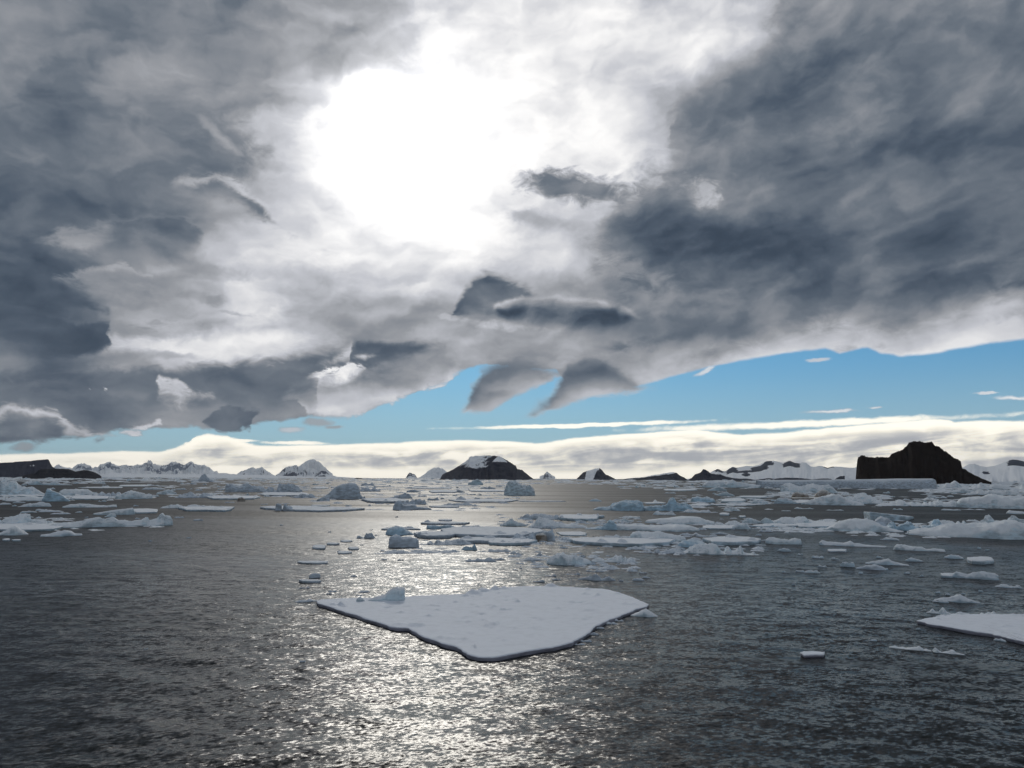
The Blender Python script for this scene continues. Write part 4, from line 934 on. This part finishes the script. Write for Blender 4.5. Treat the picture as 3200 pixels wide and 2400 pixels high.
berg('wide white heap with two soft crests above the right water, before the pointed ridge', [(2200,1518),(2212,1508),(2222,1503),(2240,1506),(2258,1504),(2270,1512),(2280,1505),(2290,1501),(2300,1508),(2330,1512),(2370,1516)], 1524, 'far', deep=.4)
berg('pale drift of ice in front of the two-crested heap', [(2212,1532),(2230,1526),(2248,1520),(2262,1527),(2270,1532)], 1534, 'far', smooth=True)
floe('long pale strip with a raised right end left of the pale drift', 2070, 2190, 1529, 1535, .8, 'far')
berg('ice lump like a resting boat right of the pale drift', [(2244,1545),(2256,1541),(2264,1540),(2270,1537),(2278,1543),(2294,1547)], 1550, 'far')
berg('cloud-shaped deep-blue berg alone on the grey water', [(2161,1566),(2165,1557),(2180,1553),(2190,1556),(2198,1556),(2208,1552.5),(2220,1558),(2228,1560),(2233,1567)], 1570, 'blue', deep=.5, smooth=True)
floe('pale flat floe right of the cloud-shaped berg', 2248, 2340, 1561, 1573, 1.0, 'far')
rubble('low row of white lumps right of the pale flat floe', 2340, 2400, 1575, 10, 'far')
floe('thin white line of ice below the pale flat floe', 2220, 2390, 1576, 1580, .4, 'snow')
floe('dark-bellied flat floe above the row of white lumps', 2304, 2400, 1552, 1558, .8, 'far')
rubble('small white cluster below the thin white line', 2262, 2312, 1597, 14, 'ice')
floe('small white raft at the edge of open dark water', 2248, 2280, 1606, 1612, .5, 'snow')
floe('tiny white raft right of the small white one', 2310, 2330, 1614, 1618, .35, 'snow')

# blue bergs in the middle distance
berg('long humped blue berg with a low left foot', [(1854,1593),(1866,1587),(1880,1583),(1900,1583),(1908,1581),(1912,1575),(1925,1571),(1940,1564),(1955,1564),(1975,1561.5),(1995,1562),(2006,1568),(2012,1590)], 1596, 'blue', deep=.5, power=4)
berg('low saddle of pale ice joining the humped blue berg to the spired one', [(2006,1586),(2020,1582),(2045,1580),(2062,1578),(2076,1584)], 1596, 'blue', deep=.6)
berg('spired blue berg with a square-topped tower', [(2064,1591),(2074,1578),(2088,1571),(2093,1560),(2097,1556.5),(2106,1556.5),(2110,1561),(2114,1570),(2124,1576),(2140,1572),(2152,1578),(2166,1592)], 1597, 'blue', deep=.5)
floe('white raft with a dark underside behind the two blue bergs', 2010, 2078, 1571, 1576, .5, 'snow', lumps=[(2050,1572,10,1.2)])
floe('pale raft right of the spired blue berg', 2160, 2222, 1577, 1583, .5, 'snow')
rubble('white hummock and thin raft in front of the spired blue berg', 2040, 2112, 1610, 13, 'ice')
rubble('strip of white bits right of the spired blue berg foot', 2125, 2240, 1602, 10, 'snow', deep=.3)
berg('faint bluish heap alone on grey water left of the humped blue berg', [(1840,1565),(1852,1560),(1864,1559),(1880,1565)], 1567, 'far')
floe('thin grey streak of ice left of the faint bluish heap', 1610, 1780, 1566, 1569, .3, 'shade')

# centre distance, seen against the glitter
berg('whale-backed grey berg with a steep right end, largest in the glitter', [(1008,1555),(1022,1548),(1034,1538),(1045,1526),(1056,1519),(1070,1514.5),(1086,1513.5),(1088,1511.5),(1108,1511.5),(1112,1516),(1119,1525),(1123,1544),(1129,1552),(1139,1558)], 1560, 'shade', deep=.55, power=4, rough=.05, jag=.03, smooth=True)
berg('low dark foot block at the left of the whale-backed berg', [(990,1563),(1000,1557),(1015,1555),(1028,1558),(1030,1563)], 1566, 'shade')
berg('little dark figure-like stub at the right of the whale-backed berg', [(1132,1562),(1136,1555),(1139,1551.5),(1142,1557),(1150,1562)], 1564, 'shade')
rubble('ragged row of grey blocks with a tall left tooth, left of the whale-backed berg', 785, 938, 1538, 27, 'shade', seed=41, deep=.35)
floe('long grey floe below the ragged row of blocks', 800, 965, 1541, 1551, .8, 'shade')
rubble('dark low mound on the right end of the long grey floe', 914, 992, 1556, 13, 'shade')
slab('long grey floe lying across the glitter below the whale-backed berg', [(812,1590),(840,1587),(920,1585),(1000,1588),(1060,1590),(1140,1594),(1090,1598),(1000,1601),(900,1598),(830,1593)], .75, 'shade', fine=True, lumps=[(1050,1598,8,.4)])
berg('cube of grey ice riding on the left half of the long floe in the glitter', [(861,1588),(862,1577),(870,1576),(878,1577),(880,1588)], 1592, 'shade', deep=.9, power=8, z0=.6, cat='ice block', name='ice_block')
berg('small stub of ice right of the grey cube on the same floe', [(885,1589),(888,1577),(893,1576),(900,1582),(914,1586)], 1592, 'shade', deep=.8, z0=.6, cat='ice block', name='ice_block')
floe('thin straight dark floe above the long floe in the glitter', 968, 1036, 1579, 1583, .35, 'shade')
floe('flat grey floe behind the sphinx-shaped piece', 1132, 1270, 1562, 1574, 1.0, 'shade')
berg('sphinx-shaped piece with an upright left head and long flat back', [(1229,1588),(1231,1578),(1238,1566),(1246,1561),(1254,1562),(1257,1574),(1264,1577),(1298,1577),(1302,1583),(1328,1586),(1334,1585),(1348,1590)], 1594, 'shade', deep=.3, power=5, rough=.06, jag=.04)
rubble('saw-toothed grey ridge right behind the sphinx-shaped piece', 1254, 1338, 1577, 17, 'shade', seed=43)
floe('thin tail of ice right of the sphinx-shaped piece', 1340, 1432, 1583, 1588, .5, 'shade')
berg('small grey wedge with a rounded right shoulder above the sphinx-shaped piece', [(1222,1556),(1240,1550),(1252,1546),(1264,1541),(1276,1543),(1281,1549),(1289,1557)], 1558, 'shade', smooth=True)
berg('small dark bar with a pointed right end, right of the saw-toothed ridge', [(1334,1563),(1340,1557),(1355,1559),(1366,1554),(1372,1563)], 1564, 'shade')
berg('tiny dark hump beside the pointed bar', [(1374,1558),(1382,1555),(1389,1558)], 1560, 'shade')
floe('long thin floe with a white lump on it, right centre of the glitter', 1394, 1610, 1562, 1571, .6, 'shade', lumps=[(1440,1565,14,1.6)])
rubble('thin dark strip of bits below the floe with the white lump', 1378, 1500, 1580, 8, 'shade', deep=.2)
rubble('small dark bits between the glitter and the grey water', 1478, 1502, 1561, 7, 'shade')
berg('two-part pale berg standing right in front of the flat-topped island', [(1575,1538),(1579,1524),(1585,1509),(1592,1503),(1600,1500),(1610,1505),(1620,1512),(1640,1517),(1654,1519),(1663,1525),(1672,1536)], 1549, 'ice', deep=.4)
berg('tent-shaped white berg before the foot of the flat-topped island', [(1462,1511),(1474,1505),(1484,1500),(1491,1497.5),(1500,1502),(1510,1511)], 1516, 'far')
floe('dark thin floe with a central bulge, upper glitter', 1268, 1418, 1524, 1529, .7, 'shade', lumps=[(1380,1526,8,1.2)])
floe('pair of joined dark rafts in the upper glitter', 1330, 1432, 1533, 1541, .8, 'shade')
berg('dark knob with a long low tail beside the joined rafts', [(1426,1538),(1429,1530),(1435,1532),(1446,1535),(1454,1537)], 1539, 'shade')
berg('grey hump with a trailing edge, left in the upper glitter', [(1270,1534),(1282,1532),(1294,1529),(1302,1533),(1316,1537)], 1539, 'shade')
floe('long thin strip left of the two-part pale berg', 1470, 1582, 1532, 1538, .7, 'shade')
berg('dark lump with a mast-like point left of the two-part pale berg', [(1500,1525),(1515,1522),(1526,1523),(1528,1518),(1534,1522),(1550,1526)], 1528, 'shade')
rubble('dark lumps in a line right of the whale-backed berg', 1122, 1190, 1536, 11, 'shade')
floe('thin dark floe left of the whale-backed berg crown', 975, 1030, 1523, 1529, .8, 'shade')
rubble('flat dark island-like floe behind the whale-backed berg', 1128, 1170, 1518, 8, 'shade')

# left distance
berg('boxy grey berg with a stepped right side, left of the ragged row of blocks', [(710,1530),(711,1521),(716,1515),(728,1515),(738,1521),(752,1522),(762,1517),(770,1512.5),(778,1517),(790,1524),(812,1530),(830,1533)], 1538, 'shade', deep=.45, power=5)
berg('domed berg on a dark slab before the far snow apron', [(603,1502),(622,1500),(628,1491),(633,1485.5),(640,1485),(646,1490),(652,1499),(672,1503)], 1506, 'shade', deep=.5)
berg('low pale hump with a dark notch, left middle distance', [(494,1541),(508,1537),(518,1532),(526,1532),(538,1536),(547,1542)], 1545, 'ice')
rubble('grey rubble patch between the notched hump and the dirty-lumped floe', 556, 664, 1556, 17, 'shade', seed=45)
floe('long white floe with a brown lump on its front, left of the glitter', 628, 825, 1552, 1563, .8, 'snow')
berg('brown lump at the front of the long white floe', [(742,1563),(746,1556),(756,1554),(764,1559),(766,1565)], 1567, 'dirty', deep=.8, smooth=True, cat='ice block', name='ice_block')
floe('white slab with a dark front line, left middle distance', 562, 740, 1586, 1600, .7, 'snow')
rubble('thin hazy rubble behind the dark-fronted white slab', 515, 670, 1588, 13, 'ice', deep=.25)
berg('slab of ice tilted up to the right with a grey-green front', [(306,1604),(328,1600),(355,1595),(385,1591),(402,1588.5),(405,1598),(409,1606)], 1609, 'ice', deep=.35, power=6, rough=.04, jag=.02)
floe('white tail of ice right of the tilted slab', 405, 498, 1593, 1605, .5, 'snow')
rubble('small rubble in front of the tilted slab', 328, 360, 1616, 10, 'ice')
berg('jagged pale-blue berg with a double tooth at the left edge', [(-40,1530),(-12,1522),(4,1520),(12,1508),(20,1504.5),(28,1508),(32,1515),(42,1513),(47,1522),(64,1527),(82,1530),(94,1537),(110,1546)], 1549, 'ice', deep=.5)
berg('smooth blue shark-fin berg right of the double-toothed one', [(142,1563),(148,1554),(152,1537),(156,1535),(166,1540),(178,1544),(190,1552),(200,1560),(208,1566)], 1567, 'blue', deep=.5, smooth=True, jag=.03)
berg('low white rubble spread at the left foot of the shark-fin berg', [(40,1560),(70,1558),(95,1553),(120,1557),(150,1558)], 1566, 'ice', deep=.6)
floe('thin flat floe at the foot of the double-toothed berg', -20, 150, 1547, 1554, .6, 'snow')
berg('low whitish dome behind and right of the shark-fin berg', [(198,1545),(204,1537),(214,1531.5),(232,1533),(252,1531),(268,1533),(280,1541),(302,1546)], 1549, 'ice', deep=.5, smooth=True)
floe('flat white floe right of the shark-fin berg', 210, 332, 1550, 1563, .7, 'snow', lumps=[(235,1552,14,1.0)])
berg('long tent-like white berg right of the flat white floe', [(372,1550),(392,1543),(410,1537),(428,1540),(446,1546),(464,1549)], 1559, 'ice', deep=.5)
rubble('low grey ice behind the long tent-like berg', 290, 380, 1552, 13, 'shade')
rubble('low two-humped floe on dark water, left', 70, 146, 1584, 12, 'snow', seed=47)
berg('flat-topped pale floe with a steep left side', [(217,1582),(232,1577),(255,1575.5),(280,1575.5),(290,1579),(320,1581),(345,1579)], 1586, 'ice', power=5)
berg('tilted whale-shaped slab topping the cluster at the left edge', [(14,1634),(30,1624),(52,1614),(72,1611),(86,1613),(86,1620),(78,1626),(110,1628),(120,1635)], 1641, 'ice', deep=.5, power=4)
floe('broad pale floe under the left-edge cluster', -30, 186, 1638, 1662, .5, 'snow', lumps=[(140,1641,20,.8),(90,1645,14,.5)])
berg('white cone at the front of the left-edge cluster', [(4,1670),(22,1660),(36,1649.5),(46,1649),(56,1658),(74,1671)], 1673, 'ice', deep=.7, smooth=True)
rubble('bluish blocks behind the left-edge cluster', -30, 60, 1640, 16, 'blue')
berg('long strip of heaped white rubble right of the left-edge cluster', [(184,1641),(205,1638),(222,1634),(250,1634),(262,1631),(285,1627),(296,1622),(312,1620),(325,1626),(340,1621),(352,1621),(362,1630),(395,1631),(420,1629),(431,1621),(440,1630),(458,1626),(466,1614),(472,1610.5),(478,1620),(492,1624),(500,1634)], 1647, 'ice', deep=.22, rough=.28, jag=.2)
berg('smooth low white dome alone on the dark water, left', [(144,1671),(165,1668),(180,1662),(197,1659.5),(212,1662),(222,1669),(240,1671)], 1676, 'snow', deep=.5, smooth=True)
floe('small white sliver at the far left below the cone', 7, 32, 1687, 1692, .3, 'snow')
floe('second small white sliver right of the far-left one', 38, 64, 1689, 1692, .25, 'snow')
floe('straight thin white floe on the dark left water', 246, 395, 1522, 1526, .5, 'snow')
floe('pale thin floe behind the straight thin one', 370, 480, 1515, 1521, .5, 'far')
berg('small white lump on a dark waterline, far left', [(144,1513),(160,1510),(172,1506.5),(180,1508),(188,1513),(214,1515)], 1516, 'far')
berg('dull pale lump left of the dark-lined one', [(94,1513),(106,1508),(116,1505),(128,1512)], 1515, 'far')
for x, y, w in [(15,1575,30),(45,1580,12),(90,1600,40),(130,1594,30),(160,1598,60),(190,1605,50),(120,1617,14),(180,1621,14),(270,1616,10),(245,1600,20),(300,1584,60),(35,1562,40),(60,1570,30),(320,1566,22),(480,1550,30),(425,1580,14),(430,1620,14),(20,1535,10),(250,1509,30),(310,1508,30),(160,1527,20),(75,1515,14),(330,1520,20),(480,1528,60),(560,1528,40),(620,1531,24),(690,1529,20),(570,1510,10),(605,1511,20),(640,1513,12)]:
    rubble('tiny white scrap on the dark water on the left', x - w / 2, x + w / 2, y + 2, 3 + w * .06, 'snow', group='tiny scraps on the left-hand water', cat='ice scrap', name='ice_scrap')
rng = random.Random(99)
for i in range(60):      # the thin scatter of the far right water
    x = rng.uniform(1930, 3190); y = 1512 + 90 * rng.random() ** 1.4; w = rng.uniform(12, 55) * (y - 1490) / 70
    rubble('thin white streak of ice on the far right water', x - w / 2, x + w / 2, y + 1, 1.5 + rng.random() * 4, 'far', group='thin streaks on the far right water', cat='ice scrap', name='ice_scrap')
for i in range(45):      # and of the glitter
    x = rng.uniform(700, 1650); y = 1510 + 75 * rng.random() ** 1.5; w = rng.uniform(12, 50) * (y - 1490) / 60
    rubble('thin dark streak of ice in the far glitter', x - w / 2, x + w / 2, y + 1, 1.5 + rng.random() * 3, 'shade', group='thin streaks in the far glitter', cat='ice scrap', name='ice_scrap')

# far edge of the pack and the slush between the pieces, too small and too many to be told apart
def brash(name, label, n, region, wpx, hpx, mat, seed, sink=0.1):
    rng = np.random.default_rng(seed); V = []; Fq = []; n0 = 0
    for i in range(n):
        X, Y = region(rng)
        p = at(X, Y); r = math.hypot(*p)
        if r > 8500: continue
        mpp = r / F
        w = rng.uniform(*wpx) * mpp; hgt = rng.uniform(*hpx) * mpp * (1.8 if rng.random() < .08 else 1); d = min(w * rng.uniform(.4, .9), 60, 6 * hgt * r / EYE + .2)
        nu, nv = 9, 6
        u, v = np.meshgrid(np.linspace(-1, 1, nu), np.linspace(-1, 1, nv))
        b = np.clip(1 - np.abs(u) ** 3, 0, 1) * np.clip(1 - np.abs(v) ** 3, 0, 1)
        z = hgt * b * rng.uniform(.35, 1.0, b.shape) - sink * hgt
        a_ = rng.uniform(-.5, .5); ux, uy = np.array([p[1], -p[0]]) / r, p / r
        uu = u * w * (1 + rng.uniform(-.12, .12, u.shape)); vv = v * d * (1 + rng.uniform(-.15, .15, u.shape))
        P = p + (uu * math.cos(a_) - vv * math.sin(a_)).reshape(-1, 1) * ux + (uu * math.sin(a_) + vv * math.cos(a_)).reshape(-1, 1) * uy
        V.append(np.concatenate([P, z.reshape(-1, 1)], 1)); Fq.append(grid_faces(nv, nu) + n0); n0 += nu * nv
    o = mesh_obj(name, np.concatenate(V), np.concatenate(Fq), M[mat])
    tag(o, label, 'brash ice', None, 'stuff')
def hor(X): return 1495.8 + (X - 1600) * math.tan(ROLL)
def far_band(rng):
    X = rng.uniform(-60, 3260); return X, hor(X) + 3.2 + 14 * rng.random() ** 1.6
brash('pack_ice', 'far band of close pack ice below the islands', 1000, far_band, (5, 26), (.6, 4), 'far', 8)
def strips(rows):
    w = np.array([r_[4] for r_ in rows], float); w /= w.sum()
    def f(rng):
        x0, x1, y0, y1, _ = rows[rng.choice(len(rows), p=w)]
        return rng.uniform(x0, x1), y0 + (y1 - y0) * (rng.random() + rng.random()) / 2
    return f
brash('brash_ice', 'slush and brash between the pieces of the middle belt', 620, strips([(1560, 2000, 1606, 1656, 5), (1900, 2420, 1618, 1662, 6), (1300, 1740, 1648, 1700, 3), (1640, 2200, 1664, 1716, 6), (1960, 2380, 1690, 1738, 4), (1600, 1900, 1716, 1784, 3), (1800, 1990, 1732, 1790, 2), (1250, 1420, 1712, 1734, 1)]), (4, 20), (1.2, 6), 'shade', 9)
brash('brash_ice', 'slush and brash between the pieces of the right-hand belt', 420, strips([(2400, 2720, 1622, 1660, 4), (2650, 3240, 1626, 1682, 6), (2380, 2700, 1650, 1668, 2)]), (4, 20), (1.2, 6), 'ice', 10)
brash('brash_ice', 'thin bands of brash on the right-hand far water', 700, strips([(2400, 3240, 1506, 1532, 6), (2400, 2700, 1530, 1560, 2), (2600, 3240, 1545, 1586, 5), (1950, 2450, 1512, 1530, 2), (2100, 2420, 1545, 1600, 3), (2860, 3240, 1520, 1548, 4)]), (4, 24), (.8, 4.5), 'far', 12)
brash('brash_ice', 'thin bands of brash on the left-hand far water', 420, strips([(-40, 480, 1545, 1566, 4), (-40, 320, 1612, 1660, 4), (180, 500, 1628, 1648, 3), (380, 760, 1505, 1540, 2), (500, 960, 1540, 1560, 2), (-40, 330, 1496, 1520, 2)]), (4, 18), (.8, 4.5), 'ice', 13)
brash('brash_ice', 'dark bits of brash scattered in the far glitter', 380, strips([(700, 1650, 1508, 1536, 5), (960, 1660, 1530, 1575, 3), (1000, 1560, 1575, 1600, 1)]), (4, 22), (.8, 3.5), 'shade', 14)
# ------------------------------------------------------------------ the air
m = bpy.data.materials.new('haze'); m.use_nodes = True
g = G(m.node_tree); g.n.clear()
pv = g.node('ShaderNodeVolumePrincipled'); o_ = g.node('ShaderNodeOutputMaterial')
pv.inputs['Color'].default_value = (0.86, 0.92, 1.0, 1); pv.inputs['Density'].default_value = 9.0e-6; pv.inputs['Anisotropy'].default_value = 0.35
g.l.new(pv.outputs[0], o_.inputs['Volume'])
b_ = 52000.0; zt = 1500.0; zb = -5.0
o = mesh_obj('haze', [(-b_, -b_, zb), (b_, -b_, zb), (b_, b_, zb), (-b_, b_, zb), (-b_, -b_, zt), (b_, -b_, zt), (b_, b_, zt), (-b_, b_, zt)],
             [(0, 3, 2, 1), (4, 5, 6, 7), (0, 1, 5, 4), (1, 2, 6, 5), (2, 3, 7, 6), (3, 0, 4, 7)], m)
tag(o, kind='stuff')
